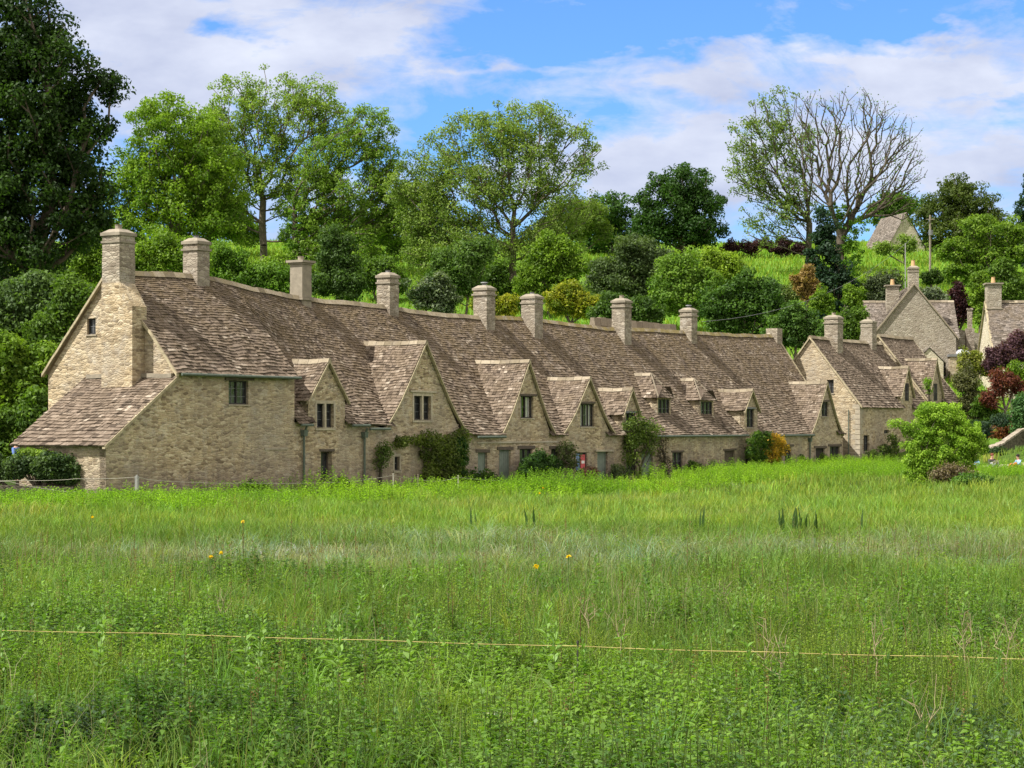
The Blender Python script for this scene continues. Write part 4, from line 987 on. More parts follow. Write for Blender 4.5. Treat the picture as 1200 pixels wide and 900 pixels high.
S('grey-green bush at the far left below the dark tree', 30, 112, [(25, 350, 50, 32), (0, 390, 40, 40), (60, 375, 35, 35)], *((.06, .11, .04), (.12, .20, .06)), leaves=24000, att=160, sig=.7)
S('bright leafy bush left of the first gable beneath the big chimney', 88, 108, [(90, 345, 28, 24), (95, 385, 35, 40), (60, 400, 30, 30)], *MID, leaves=18000, att=120, sig=.7)
S('tall green bush at the left edge beside the lean-to roof', 20, 98, [(15, 425, 45, 40), (40, 440, 30, 40), (10, 480, 40, 40)], *BR, leaves=22000, att=150, sig=.6)
S('dark green bush behind the lean-to eave', 35, 90, [(15, 500, 40, 25), (45, 480, 20, 30)], *MID, leaves=10000, att=80)
S('large leafy bush between the first two chimneys', 180, 175, [(180, 295, 34, 26), (150, 305, 30, 25), (215, 300, 30, 25)], *BR, leaves=12000, size=.32, sig=.8)
S('light green bush right of the second chimney', 280, 182, [(265, 300, 24, 18), (295, 322, 40, 16), (330, 325, 30, 16)], *((.06, .14, .015), (.13, .25, .03)), leaves=10000, size=.32, sig=.7)
S('dark bushy evergreen right of the third chimney', 396, 186, [(396, 290, 17, 34), (404, 325, 22, 24), (380, 325, 22, 18)], *((.025, .06, .015), (.06, .12, .03)), leaves=14000, size=.3, sig=.7)
S('dark shrub flecked with whitish leaves right of the fourth chimney', 495, 172, [(495, 335, 27, 22), (520, 345, 26, 20)], *((.02, .045, .018), (.20, .24, .16)), leaves=9000, size=.3)
S('soft mid green bush under the middle ash', 548, 184, [(545, 300, 36, 26), (530, 325, 30, 24)], *((.05, .11, .02), (.11, .19, .045)), leaves=13000, size=.32, sig=.8)
S('mid green rounded bush on the hill between the third and fourth chimneys', 440, 196, [(440, 318, 28, 16), (462, 326, 20, 12)], *MID, leaves=7000, size=.32, sig=.7)
S('light green hedge-like bush on the hill behind the third chimney', 340, 200, [(330, 312, 26, 12), (360, 318, 20, 10)], *BR, leaves=6000, size=.32, sig=.7)
S('dusky green bush left of the middle ash trunk', 575, 192, [(578, 322, 24, 20), (608, 345, 18, 14)], *MID, leaves=8000, size=.32, sig=.7)
S('bright leafy bush under the dark tree left of the big chimney', 105, 150, [(112, 292, 26, 22), (85, 312, 26, 20), (135, 318, 22, 18)], *BR, leaves=15000, att=130, size=.28, sig=.7)
S('low olive bramble bank below the upper meadow left of the orange-leafed shrub', 895, 186, [(880, 338, 34, 11), (918, 342, 24, 10), (855, 328, 22, 10)], *((.06, .10, .025), (.17, .21, .06)), leaves=9000, att=120, size=.26, sig=.55)
S('small light green bush on the meadow above the bramble bank', 865, 206, [(862, 315, 14, 8)], *ASH, leaves=2500, size=.26, sig=.5, att=40)
S('mid green bush between the dark conifer and the rounded grey-green shrub', 1010, 184, [(1012, 340, 12, 14)], *BR, leaves=3500, size=.26, sig=.45, att=50)
S('fresh green garden bush between the brown twiggy bush and the crimson one', 1156, 147, [(1152, 475, 14, 12), (1165, 488, 12, 10), (1140, 500, 14, 8)], *MID, leaves=6000, att=90, size=.2, sig=.4, group='village garden shrubs')
S('light green garden bush below the purple shrub at the right edge', 1195, 148, [(1190, 432, 12, 8), (1200, 440, 10, 12)], *BR, leaves=3500, att=60, size=.2, sig=.4, group='village garden shrubs')
S('yellow-green shrub between the fifth and sixth chimneys', 580, 168, [(572, 355, 22, 14), (592, 360, 16, 16)], *YG, leaves=6000, size=.27)
S('bright bush right of the middle ash trunk', 645, 190, [(640, 300, 30, 28), (668, 315, 26, 24), (625, 325, 20, 22)], *BR, leaves=13000, size=.33, sig=.8)
S('golden flecked shrub right of the sixth chimney', 665, 168, [(655, 350, 22, 16), (685, 355, 20, 16), (668, 338, 18, 12)], *YG, leaves=9000, size=.27)
S('tall grey-green willowy bush behind the seventh chimney', 738, 182, [(735, 295, 42, 24), (725, 322, 38, 26), (765, 318, 28, 30)], *((.045, .075, .03), (.10, .145, .06)), leaves=20000, att=150, size=.3, sig=.8)
S('dark bush low behind the seventh chimney', 720, 166, [(715, 358, 26, 18), (752, 362, 24, 16)], *((.03, .07, .015), (.07, .14, .025)), leaves=8000, size=.3)
S('light green bush left of the last terrace chimney', 800, 176, [(800, 318, 26, 26), (785, 345, 24, 24), (822, 345, 26, 26)], *((.08, .17, .02), (.18, .30, .04)), leaves=14000, size=.32, sig=.75)
S('pale lime bush above the last terrace chimney', 843, 184, [(845, 315, 24, 22), (835, 300, 16, 16)], *LIME, leaves=8000, size=.32, sig=.75)
S('large dark green bush behind the end of the long roof', 878, 160, [(868, 350, 42, 30), (900, 365, 38, 28), (850, 372, 28, 18)], *((.022, .065, .012), (.06, .14, .022)), leaves=20000, att=150, size=.3, sig=.7)
S('glossy green bush above the last verge of the terrace', 930, 152, [(930, 375, 28, 24), (950, 392, 26, 16), (915, 392, 20, 14)], *((.03, .08, .015), (.08, .17, .03)), leaves=12000, size=.27)
S('orange-leafed shrub left of the dark conifer', 943, 168, [(942, 328, 14, 16), (950, 345, 10, 12)], *((.16, .10, .03), (.32, .23, .08)), leaves=5000, size=.26, sig=.4)
S('lime shrub in front of the dark conifer', 965, 160, [(962, 350, 12, 14), (1000, 345, 10, 12), (985, 385, 20, 12)], *BR, leaves=6000, size=.26, sig=.45)
S('green bush above the small gable of the forward cottage', 1002, 156, [(1000, 372, 16, 18), (985, 385, 22, 16)], *MID, leaves=6000, size=.26, sig=.5)
S('dark grey-green rounded shrub left of the clay chimney', 1036, 178, [(1034, 330, 18, 16), (1030, 348, 20, 12)], *((.035, .05, .03), (.09, .11, .07)), leaves=7000, size=.27)
S('small whitish shrub right of the clay chimney pot', 1094, 178, [(1095, 344, 16, 7)], *((.10, .13, .09), (.26, .30, .22)), leaves=2500, size=.25, sig=.4, att=40)
S('small dark green shrub below the utility pole', 1092, 186, [(1092, 325, 12, 8)], *DK, leaves=2000, size=.26, sig=.4, att=30)
S('dark purple shrub behind the tall narrow chimney', 1128, 178, [(1126, 345, 12, 14), (1130, 362, 14, 14)], *((.03, .012, .015), (.08, .03, .035)), leaves=6000, size=.25, sig=.45)
S('leafy green shrub left of the square chimney', 1148, 176, [(1146, 340, 14, 20), (1152, 365, 14, 14)], *BR, leaves=7000, size=.27, sig=.5)
S('green shrub behind the cream house roof', 1190, 178, [(1188, 335, 22, 18), (1175, 320, 16, 14)], *MID, leaves=8000, size=.28, sig=.6)
S('dark red-purple low shrub on the upper meadow edge left of the leafless tree', 880, 236, [(880, 286, 24, 9), (858, 289, 16, 7)], *((.03, .012, .015), (.07, .03, .03)), leaves=2500, size=.3, sig=.5, att=40)
S('second dark red-purple shrub close beside the conifer top', 918, 236, [(917, 288, 20, 9), (938, 291, 12, 7)], *((.025, .012, .015), (.06, .025, .03)), leaves=2500, size=.3, sig=.5, att=40)
S('loose light shrub in front of the distant hilltop house', 1060, 226, [(1058, 285, 12, 12), (1036, 290, 12, 6)], *ASH, leaves=2500, size=.28, sig=.6, att=50)
VG = 'village garden shrubs'
S('purple-leafed shrub in front of the cream house', 1186, 150, [(1184, 408, 26, 16), (1168, 418, 12, 14), (1198, 398, 16, 16)], *((.055, .025, .035), (.15, .08, .10)), leaves=9000, size=.22, sig=.45, group=VG, name='purple_shrub')
S('crimson-leafed shrub below the purple one', 1178, 146, [(1176, 448, 18, 14), (1164, 464, 14, 14), (1192, 455, 14, 14)], *((.075, .022, .015), (.20, .07, .045)), leaves=4500, size=.22, sig=.4, group=VG, name='red_shrub')
S('twiggy brown-green bush right of the further cottage', 1136, 149, [(1134, 455, 22, 26), (1130, 485, 20, 18)], *((.06, .07, .03), (.15, .16, .06)), leaves=8000, size=.2, sig=.5, group=VG)
S('yellow-green feathery bush above the brown twiggy one', 1136, 152, [(1136, 425, 13, 20), (1160, 430, 10, 10)], *((.13, .17, .02), (.26, .28, .05)), leaves=4500, size=.2, sig=.4, group=VG)
S('dark creeping shrub over the curved garden wall', 1150, 141, [(1150, 500, 12, 12), (1142, 512, 12, 10), (1170, 490, 14, 8)], *((.02, .05, .03), (.06, .10, .05)), leaves=5000, size=.18, sig=.35, group=VG)
S('rust coloured ground plants behind the curved wall', 1180, 143, [(1182, 500, 16, 8), (1170, 508, 12, 6)], *((.12, .05, .02), (.34, .13, .05)), leaves=3500, size=.16, sig=.3, group=VG)
S('dark ivy hanging over the left end of the curved wall', 1160, 131.5, [(1160, 531, 9, 6), (1172, 528, 8, 4)], *((.02, .05, .02), (.06, .12, .04)), leaves=2500, size=.15, sig=.28, att=50, group=VG)
S('glossy green shrub at the right edge beside the curved wall', 1198, 136, [(1196, 480, 12, 18), (1200, 505, 12, 16)], *((.04, .11, .03), (.11, .22, .07)), leaves=6000, size=.2, sig=.4, group=VG)
# the lime bush in front of the far cottages
S('lime green bush standing alone in the meadow edge before the far cottages', 1095, 98, [(1100, 492, 30, 20), (1078, 515, 24, 22), (1105, 525, 34, 24), (1130, 510, 24, 20), (1085, 548, 24, 14), (1052, 500, 8, 8), (1108, 482, 18, 14), (1142, 525, 14, 14), (1115, 545, 20, 12)], *((.13, .25, .02), (.30, .46, .05)), leaves=38000, att=330, size=.125, sig=.29, group='meadow edge bushes', shell=.3)
S('dry brown twiggy thicket at the foot of the lime bush', 1118, 96, [(1110, 552, 22, 10), (1128, 556, 16, 9)], *((.10, .075, .045), (.24, .20, .12)), leaves=1800, size=.12, sig=.3, att=200, group='meadow edge bushes', shell=.1, bark=BARKP)
S('low green thicket right of the dry twigs', 1145, 94, [(1145, 562, 18, 8), (1128, 568, 12, 8)], *((.05, .12, .02), (.12, .23, .03)), leaves=5000, size=.14, sig=.3, group='meadow edge bushes')
# plants against the terrace
def climber(label, px, t, lobes, cA, cB, leaves, size=.12, sig=.25, att=120, name='climbing_plant'):
    D = P0[1]+UC*s_at(px, t)+US*t
    x, y, _ = R(s_at(px, t), t, 0); zb = gz(x, y); tt = thing(name, (x, y, zb), label, 'climbing plant' if 'climb' in name else 'shrub', 'plants against the terrace')
    pts = []
    for l in lobes:
        k = max(6, int(att*l[2]*l[3]/sum(q[2]*q[3] for q in lobes)))
        for _ in range(k):
            a, b_ = rng.uniform(0, 6.28), rng.uniform(0, 1)**.5; tq = t-abs(rng.normal(0, .14)); pxx = l[0]+math.cos(a)*b_*l[2]
            s_ = s_at(pxx, tq); pts.append(R(s_, tq, z_at(pxx, l[1]+math.sin(a)*b_*l[3], tq)))
    pts = np.array(pts); pts[:, 2] = np.maximum(pts[:, 2], zb+.1)
    V, Fc = grow((x, y, zb-.2), (x, y, zb+.8), pts, .07, step=.5, minr=.008, wob=.05); mesh_np('stem', V, Fc, BARKP, tt)
    V, Fc, c = leaves_arr(pts, leaves//len(pts), size, sig, cA, cB); mesh_np('foliage', V, Fc, LEAF, tt, colr=c)
climber('mass of climbing greenery covering the front of the tall wide gable', 520, -.2, [(512, 530, 16, 18), (530, 528, 14, 20), (497, 514, 20, 6), (540, 518, 6, 14), (520, 552, 24, 12), (475, 517, 12, 4)], (.055, .08, .02), (.17, .22, .045), 10000, sig=.34)
climber('dark strip of ivy at the right foot of the wide gable', 538, -.2, [(538, 535, 8, 22), (545, 560, 20, 8)], (.02, .06, .012), (.06, .13, .02), 6000)
climber('small tuft of creeper left of the tiny window', 448, -.15, [(448, 536, 6, 12), (452, 525, 5, 6)], (.05, .09, .02), (.12, .18, .04), 1000, size=.1, sig=.35, att=40)
climber('clipped dark rounded bush with white flowers beside the green doors', 634, -.9, [(634, 544, 20, 14), (622, 554, 14, 12), (645, 552, 12, 12)], (.02, .055, .012), (.07, .14, .03), 9000, name='clipped_bush')
climber('sparse climbing rose with white blooms above the red poster', 665, -.1, [(664, 530, 10, 12), (672, 540, 8, 12)], (.06, .09, .03), (.14, .17, .07), 1100, att=60)
climber('bushy climbing shrub below the small gabled dormer', 750, -.25, [(742, 508, 11, 14), (758, 506, 14, 12), (748, 495, 10, 8), (740, 530, 7, 16), (762, 522, 6, 10)], (.05, .09, .018), (.15, .21, .04), 3800, sig=.42, size=.13)
climber('dark tangle of old climbing stems on the wall below the hipped dormer', 777, -.1, [(776, 530, 6, 24), (782, 545, 6, 14)], (.05, .04, .03), (.12, .10, .06), 500, att=110)
climber('green shrub with orange blossom edge beside the last low cottage', 888, -.6, [(888, 524, 12, 16), (894, 515, 10, 10), (886, 538, 10, 10)], (.03, .08, .015), (.11, .19, .02), 5000)
climber('bright orange flowering climber on the last low cottage', 907, -.5, [(907, 520, 11, 12), (903, 535, 11, 12), (913, 526, 8, 10)], (.18, .15, .02), (.62, .38, .04), 5000, sig=.32)
climber('low garden plants at the foot of the forward cottage', 1026, -1.4, [(1022, 536, 10, 8), (1036, 530, 6, 12), (1046, 525, 6, 18)], (.03, .06, .015), (.12, .17, .03), 3500)
climber('bright creeper strip beside the window of the steepest far dormer', 1087, -.75, [(1088, 452, 3, 9)], (.10, .2, .02), (.2, .36, .03), 700, att=20)
for (pxx, lab, cA_, cB_, ww_) in ((300, 'low weeds at the foot of the tall end cottage wall', (.05, .10, .02), (.15, .25, .03), 16), (404, 'small green plant by the foot of the second downpipe', (.04, .09, .02), (.13, .2, .03), 8), (575, 'low dark plant between the two sage green doors', (.03, .07, .02), (.09, .16, .03), 9),
        (692, 'pinkish flowering plant below the red poster', (.08, .10, .04), (.42, .18, .20), 8), (727, 'grey-green plant right of the single green door', (.07, .10, .05), (.18, .22, .10), 9), (815, 'low green plant under the damp-stained wall', (.05, .10, .02), (.14, .22, .03), 10), (838, 'small pale flowering plant by the low boarded door', (.09, .13, .05), (.40, .40, .30), 6), (943, 'small plant at the foot of the last terrace downpipe', (.04, .09, .02), (.14, .2, .04), 7), (968, 'low plant between the two dark openings of the plain gable', (.05, .10, .02), (.16, .22, .04), 6)):
    yb_ = HY+(CZ+.35)*F/(P0[1]+UC*s_at(pxx, -.5)-.5*US); climber(lab, pxx, -.5, [(pxx, yb_-10, ww_, 7), (pxx-ww_*.5, yb_-14, ww_*.5, 6)], cA_, cB_, 1500, size=.11, sig=.22, att=40, name='garden_plant')
S('leafy laurel hedge bush in front of the lean-to', 40, 74.5, [(20, 545, 30, 12), (55, 545, 28, 13), (75, 552, 14, 12), (-8, 545, 20, 14)], *((.025, .055, .018), (.10, .16, .05)), leaves=18000, size=.13, sig=.26, att=160, group='meadow edge bushes', name='hedge_bush', cat='hedge')
S('light green leafy growth on top of the laurel hedge', 45, 75.2, [(42, 532, 30, 5), (75, 535, 10, 6)], *((.10, .18, .02), (.20, .30, .04)), leaves=3500, size=.11, sig=.2, att=60, group='meadow edge bushes')

# ================================================================== MEADOW
def outside_row(x, y, m=.25):
    s = (x-P0[0])*US+(y-P0[1])*UC; t = -(x-P0[0])*UC+(y-P0[1])*US
    inside = (s > -.1-m) & (s < 66) & (t > -m) & (t < 9.6)
    inside |= (s > -4.0-m) & (s <= 0) & (t > -m) & (t < 4.4+m)
    inside |= (s > 66) & (s < 86) & (t > -.65-m) & (t < 7)
    inside |= (s >= 0) & (t > 0) & (s < 90)
    return ~inside
def scatter(n, d0, d1, wide=.325, pw=1.0):
    y = np.sqrt(rng.uniform(d0**2, d1**2, n)) if pw == 1 else d0+(d1-d0)*rng.uniform(size=n)
    x = rng.uniform(-1, 1, n)*np.maximum(wide*y*.93, .265*y+3.2)
    return x, y
def band_cols(x, y, n_):
    a = noise2(x, y, .22); b = noise2(x+40, y*2, .5)
    base = np.array([.12, .215, .034])*np.ones((n_, 1)); 
    bright = np.array([.19, .305, .042]); blue = np.array([.22, .275, .17]); dry = np.array([.33, .30, .13]); dark = np.array([.08, .16, .022])
    f1 = (sm(46, 58, y+5*a+2*b)*(1))[:, None]; base = base*(1-f1*.8)+bright*f1*.8
    f2 = (np.exp(-((y-45-4*a+x*.05)/3.4)**2)*np.clip(.6+.7*b, 0, 1))[:, None]; base = base*(1-f2*.85)+blue*f2*.85
    f3 = (sm(.1, .9, b)*sm(38, 60, y)*.28)[:, None]; base = base*(1-f3)+dry*f3
    f4 = (sm(.2, .9, -b)*.3)[:, None]; base = base*(1-f4)+dark*f4
    return base*rng.uniform(.7, 1.3, (n_, 1))*np.stack([rng.uniform(.85, 1.2, n_), np.ones(n_), rng.uniform(.7, 1.3, n_)], 1)
def blades(x, y, h, w, lean, cols):
    """two-segment bent blades"""
    n_ = len(x); z = ground(x, y); th = rng.uniform(0, 6.28, n_); fx, fy = np.cos(th), np.sin(th)
    la = rng.uniform(0, 6.28, n_); ll = lean*rng.uniform(.2, 1.3, n_); lx, ly = np.cos(la)*ll*h, np.sin(la)*ll*h
    z0 = z-.03; wv = w*.5
    P = lambda k, f, hf, ww: np.stack([x+lx*f+k*fx*ww, y+ly*f+k*fy*ww, z0+h*hf], 1)
    V = np.stack([P(-1, 0, 0, wv), P(1, 0, 0, wv), P(1, .35, .62, wv*.8), P(-1, .35, .62, wv*.8), P(1, 1.0, 1-.25*np.minimum(1, ll), wv*.12), P(-1, 1.0, 1-.25*np.minimum(1, ll), wv*.12)], 1).reshape(-1, 3)
    o = (np.arange(n_)*6)[:, None]; Fc = np.concatenate([o+np.array([[0, 1, 2, 3]]), o+np.array([[3, 2, 4, 5]])], 1).reshape(-1, 4)
    return V, Fc, np.repeat(cols, 2, 0)
def merge(parts):
    V, Fa, C, o = [], [], [], 0
    for v, f, c in parts: V.append(v); Fa.append(f+o); C.append(c); o += len(v)
    return np.concatenate(V), np.concatenate(Fa), np.clip(np.concatenate(C), 0, 1)
parts = []
for (n_, d0, d1, h0, h1, w_, ln) in ((64000, 13, 34, .2, .48, .009, .6), (175000, 30, 56, .2, .42, .016, .6), (140000, 54, 80, .22, .42, .021, .5), (95000, 78, 138, .24, .42, .032, .45)):
    nt_ = int(n_*.55); tc_ = max(1, nt_//34); tx, ty = scatter(tc_, d0, d1); ti = rng.integers(0, tc_, nt_); spd = .07+.0032*d0
    x, y = scatter(n_-nt_, d0, d1); tm_ = rng.uniform(.7, 1.75, tc_); tcol = rng.uniform(.72, 1.35, (tc_, 1))*np.stack([rng.uniform(.85, 1.25, tc_), np.ones(tc_), rng.uniform(.7, 1.5, tc_)], 1)
    x = np.concatenate([x, tx[ti]+rng.normal(0, spd, nt_)]); y = np.concatenate([y, ty[ti]+rng.normal(0, spd, nt_)])
    mult = np.concatenate([np.ones(n_-nt_), tm_[ti]]); cm = np.concatenate([np.ones((n_-nt_, 3)), tcol[ti]])
    k = outside_row(x, y); x, y, mult, cm = x[k], y[k], mult[k], cm[k]; m = len(x)
    h = rng.uniform(h0, h1, m)*(1+.3*noise2(x, y, .35)+.2*noise2(x+7, y, 1.3))*mult; bl = np.exp(-((y-45-4*noise2(x, y, .22))/4)**2)
    parts.append(blades(x, y, np.clip(h, .1, .85), w_, ln+bl*.6, band_cols(x, y, m)*cm))
# arching coarse tufts in the near field
tc_ = 480; tx, ty = scatter(tc_, 13.5, 38); k = noise2(tx, ty, .8) > -.1; tx, ty = tx[k], ty[k]; tc_ = len(tx); ti = np.repeat(np.arange(tc_), 46)
m = len(ti); x = tx[ti]+rng.normal(0, .06, m); y = ty[ti]+rng.normal(0, .06, m); hm = rng.uniform(.7, 1.25, tc_)[ti]
cc = np.array([.12, .22, .03])*rng.uniform(.6, 1.5, (tc_, 1))[ti]*rng.uniform(.8, 1.2, (m, 1))*np.stack([rng.uniform(.9, 1.5, tc_), np.ones(tc_), rng.uniform(.8, 1.6, tc_)], 1)[ti]
parts.append(blades(x, y, rng.uniform(.35, .68, m)*hm, .011, .95, cc))
V, Fc, c = merge(parts)
tag(mesh_np('meadow_grass', V, Fc, GRASSM, colr=c), 'long green meadow grass covering the field in front of the cottages', 'grass', kind='stuff')
# leafy weeds
def weeds(x, y, h, L, nl, colA, colB, droop=.5, asp=.19):
    n_ = len(x); z = ground(x, y)
    lx, ly = rng.normal(0, .12, n_)*h, rng.normal(0, .12, n_)*h
    f = np.tile((np.arange(nl)+.5)/nl, (n_, 1)); f = .18+.82*f
    th = np.arange(nl)[None, :]*2.4+rng.uniform(0, 6.28, (n_, 1))+rng.normal(0, .3, (n_, nl))
    hx = x[:, None]+lx[:, None]*f; hy = y[:, None]+ly[:, None]*f; hz_ = z[:, None]+h[:, None]*f
    l = L[:, None]*(1.15-.65*f)*rng.uniform(.7, 1.3, (n_, nl)); el = .55-droop+1.0*(f-.5)+rng.normal(0, .3, (n_, nl))
    dx, dy, dz = np.cos(th)*np.cos(el), np.sin(th)*np.cos(el), np.sin(el)
    px_, py_ = -np.sin(th), np.cos(th); wd = l*asp
    b = np.stack([hx, hy, hz_], -1); d = np.stack([dx, dy, dz], -1); p = np.stack([px_, py_, np.zeros_like(px_)], -1)
    mid = b+d*l[..., None]*.45; mid[..., 2] += l*.06; tip = b+d*l[..., None]; tip[..., 2] -= l*.18
    V = np.stack([b, mid+p*wd[..., None], tip, mid-p*wd[..., None]], 2).reshape(-1, 3)
    Fc = np.arange(n_*nl*4).reshape(-1, 4)
    pm = np.clip(.5+.45*noise2(x, y, .8)+rng.normal(0, .2, n_), 0, 1)
    m = np.clip(pm[:, None]+rng.normal(0, .15, (n_, nl))+(f-.6)*.35, 0, 1).reshape(-1, 1)
    c = np.array(colA)*(1-m)+np.array(colB)*m; c = c*rng.uniform(.8, 1.2, (len(m), 1))
    # stems
    hh_ = h; w_ = .0035+.0*h
    S0 = np.stack([x-w_, y, z], 1); S1 = np.stack([x+w_, y, z], 1); S2 = np.stack([x+lx+w_, y+ly, z+hh_], 1); S3 = np.stack([x+lx-w_, y+ly, z+hh_], 1)
    Vs = np.stack([S0, S1, S2, S3], 1).reshape(-1, 3); Fs = np.arange(n_*4).reshape(-1, 4)
    return merge([(V, Fc, c), (Vs, Fs, np.array([.09, .13, .03])*np.ones((n_, 1)))])
parts = []
def hvar(x, y): return np.clip(.9+.5*noise2(x, y, 1.0)+.42*noise2(x+9, y-4, 2.4), .22, 1.9)
for (cnt, d0, d1, sc_l) in ((11500, 13, 23, 1.0), (14000, 22, 37, 1.05)):
    x, y = scatter(cnt, d0, d1); keep = rng.uniform(size=cnt) < np.clip(1.15-np.maximum(0, y-24)/13*.7+.7*noise2(x, y, .9), .05, 1); x, y = x[keep], y[keep]
    sp_ = noise2(x, y, .55)+.5*noise2(x, y, 1.7)+rng.normal(0, .25, len(x)); m = len(x)
    a, b, c3 = sp_ < -.25, (sp_ >= -.25) & (sp_ < .45), sp_ >= .45
    for k, hh_, LL_, nl, A_, B_, asp, dr in ((a, (.3, .6), (.09, .15), 20, (.040, .105, .015), (.155, .275, .035), .27, .6), (b, (.2, .55), (.05, .12), 22, (.055, .13, .018), (.20, .31, .04), .2, .45), (c3, (.22, .55), (.03, .07), 34, (.09, .16, .025), (.25, .33, .06), .16, .3)):
        n3 = int(k.sum())
        if n3: parts.append(weeds(x[k], y[k], rng.uniform(*hh_, n3)*hvar(x[k], y[k]), rng.uniform(*LL_, n3)*sc_l, nl, A_, B_, droop=dr, asp=asp))
# bramble leaves low down at the right and left
xb, yb = scatter(4200, 13.5, 18.5); kb = (noise2(xb, yb, .7) > .0) & ((xb > 1.0) | (xb < -2.2)); xb, yb = xb[kb], yb[kb]
parts.append(weeds(xb, yb, rng.uniform(.2, .5, len(xb)), rng.uniform(.08, .13, len(xb)), 16, (.022, .055, .02), (.085, .155, .055), droop=.3, asp=.33))
x, y = scatter(2500, 34, 50); k = noise2(x, y, .3) > .1; x, y = x[k], y[k]
parts.append(weeds(x, y, rng.uniform(.25, .5, len(x)), rng.uniform(.08, .14, len(x)), 12, (.08, .16, .02), (.18, .30, .03)))
V, Fc, c = merge(parts)
tag(mesh_np('leafy_weeds', V, Fc, LEAFG, colr=c), 'leafy nettles and weeds crowding the near meadow', 'weeds', kind='stuff')
# bright tall weeds along the foot of the terrace
parts = []
s = rng.uniform(-9, 64, 9000); t = -rng.uniform(.9, 9, 9000)**1.0; X = P0[0]+US*s-UC*t; Y = P0[1]+UC*s+US*t
k = (noise2(X, Y, .4) > -.45) & (rng.uniform(size=9000) < np.clip(1.3+t/9, .15, 1)); X, Y = X[k], Y[k]
parts.append(weeds(X, Y, rng.uniform(.4, .85, len(X))*(1+.4*noise2(X, Y, .7)), rng.uniform(.13, .22, len(X)), 16, (.12, .24, .02), (.26, .43, .03)))
# the tall clump in front of the bush with the doors
cx, cy, _ = R(s_at(650, -5), -5, 0); X = cx+rng.normal(0, 2.6, 700); Y = cy+rng.normal(0, 1.2, 700)
parts.append(weeds(X, Y, rng.uniform(.7, 1.4, 700)*np.exp(-((X-cx)/5)**2), rng.uniform(.12, .22, 700), 16, (.11, .23, .02), (.22, .40, .03)))
for (pxl, pxr, dd, nn2) in ((-40, 350, 69.5, 2600), (760, 1200, 112, 1500), (980, 1200, 122, 900)):
    xr = rng.uniform(pxl, pxr, nn2); Y = dd+rng.normal(0, 2.0, nn2); X = (xr-600)/F*Y; k = outside_row(X, Y, .5); X, Y = X[k], Y[k]
    parts.append(weeds(X, Y, rng.uniform(.35, .75, len(X)), rng.uniform(.12, .22, len(X)), 14, (.10, .21, .02), (.21, .38, .03)))
V, Fc, c = merge(parts)
tag(mesh_np('tall_weeds', V, Fc, LEAF, colr=c), 'band of bright tall weeds growing along the foot of the cottages', 'weeds', kind='stuff')
# hillside grass
y = rng.uniform(150, 262, 130000); x = rng.uniform(-.30, .30, len(y))*y; m = len(x)
cc = np.array([.17, .31, .03])*rng.uniform(.65, 1.35, (m, 1))*np.stack([rng.uniform(.8, 1.5, m), np.ones(m), np.ones(m)], 1)
V, Fc, c = blades(x, y, rng.uniform(.3, .7, m), .10, .5, cc)
tag(mesh_np('hillside_grass', V, Fc, GRASSM, colr=c), 'bright rough grass on the hillside meadow behind the roofs', 'grass', kind='stuff')

# ================================================================== SMALL THINGS
def yellow_iris(px, py, D):
    x, _, z = at(px, py, D); zb = gz(x, D); t = thing('yellow_iris', (x, D, zb), 'single yellow iris flower standing in the meadow grass', 'flower', 'yellow irises in the meadow')
    m = MB(); m.tube([(x, D, zb), (x+.02, D, z)], .008, 5); m.build('stem', GRASS1, t)
    C = np.array([[x+.02, D, z]]); V, Fc, c = leaves_arr(C, 9, .07, .035, (.65, .42, .01), (.8, .58, .02)); mesh_np('petals', V, Fc, LEAF, t, colr=c)
GRASS1 = simple('stem_green', (.08, .15, .03), .8, .2)
for k, (px, py, D) in enumerate(((107, 606, 49), (284, 611, 47), (665, 652, 34), (627, 664, 32), (246, 652, 34), (258, 648, 35), (636, 572, 74), (632, 578, 70))): yellow_iris(px, py, D)
FL = ['leftmost yellow iris near the left weeds', 'yellow iris in bright grass below the second downpipe', 'yellow iris beyond the middle of the field', 'nearer yellow iris left of its twin in mid field', 'small yellow iris of a pair in the left grass', 'right iris of the small pair in the left grass', 'upper yellow iris by the tall clump before the doors', 'lower yellow iris by the tall clump before the doors']
for o, l in zip([o for o in bpy.data.objects if o.name.startswith('yellow_iris')], FL): o['label'] = l
def umbel(px, py, D, label):
    x, _, z = at(px, py, D); zb = gz(x, D); t = thing('white_flower', (x, D, zb), label, 'flower')
    m = MB(); m.tube([(x, D, zb), (x+.02, D, z)], .006, 5); m.build('stem', GRASS1, t)
    C = np.stack([x+rng.uniform(-.07, .07, 26), D+rng.uniform(-.06, .06, 26), z+rng.uniform(-.012, .02, 26)], 1)
    V, Fc, c = leaves_arr(C, 10, .022, .018, (.65, .63, .58), (.8, .78, .74), up=2); mesh_np('blossom', V, Fc, LEAF, t, colr=c)
umbel(580, 838, 17.2, 'flat white umbel flower in the near weeds'); umbel(604, 872, 16.2, 'duller pale umbel flower just below the white one')
def dock(px, py, D, label, n_=6, h=.9, colr_=((.04, .085, .02), (.06, .12, .03))):
    x, _, _ = at(px, py, D); zb = gz(x, D); xs = x+rng.normal(0, .12, n_); ys = D+rng.normal(0, .1, n_); hh_ = h*rng.uniform(.7, 1.1, n_)
    V, Fc, c = blades(xs, ys, hh_, .085, .12, np.array(colr_[0])*np.ones((n_, 1)))
    tag(mesh_np('iris_leaves', V, Fc, GRASSM, origin=(x, D, zb), colr=c), label, 'plant', 'dark upright iris leaves')
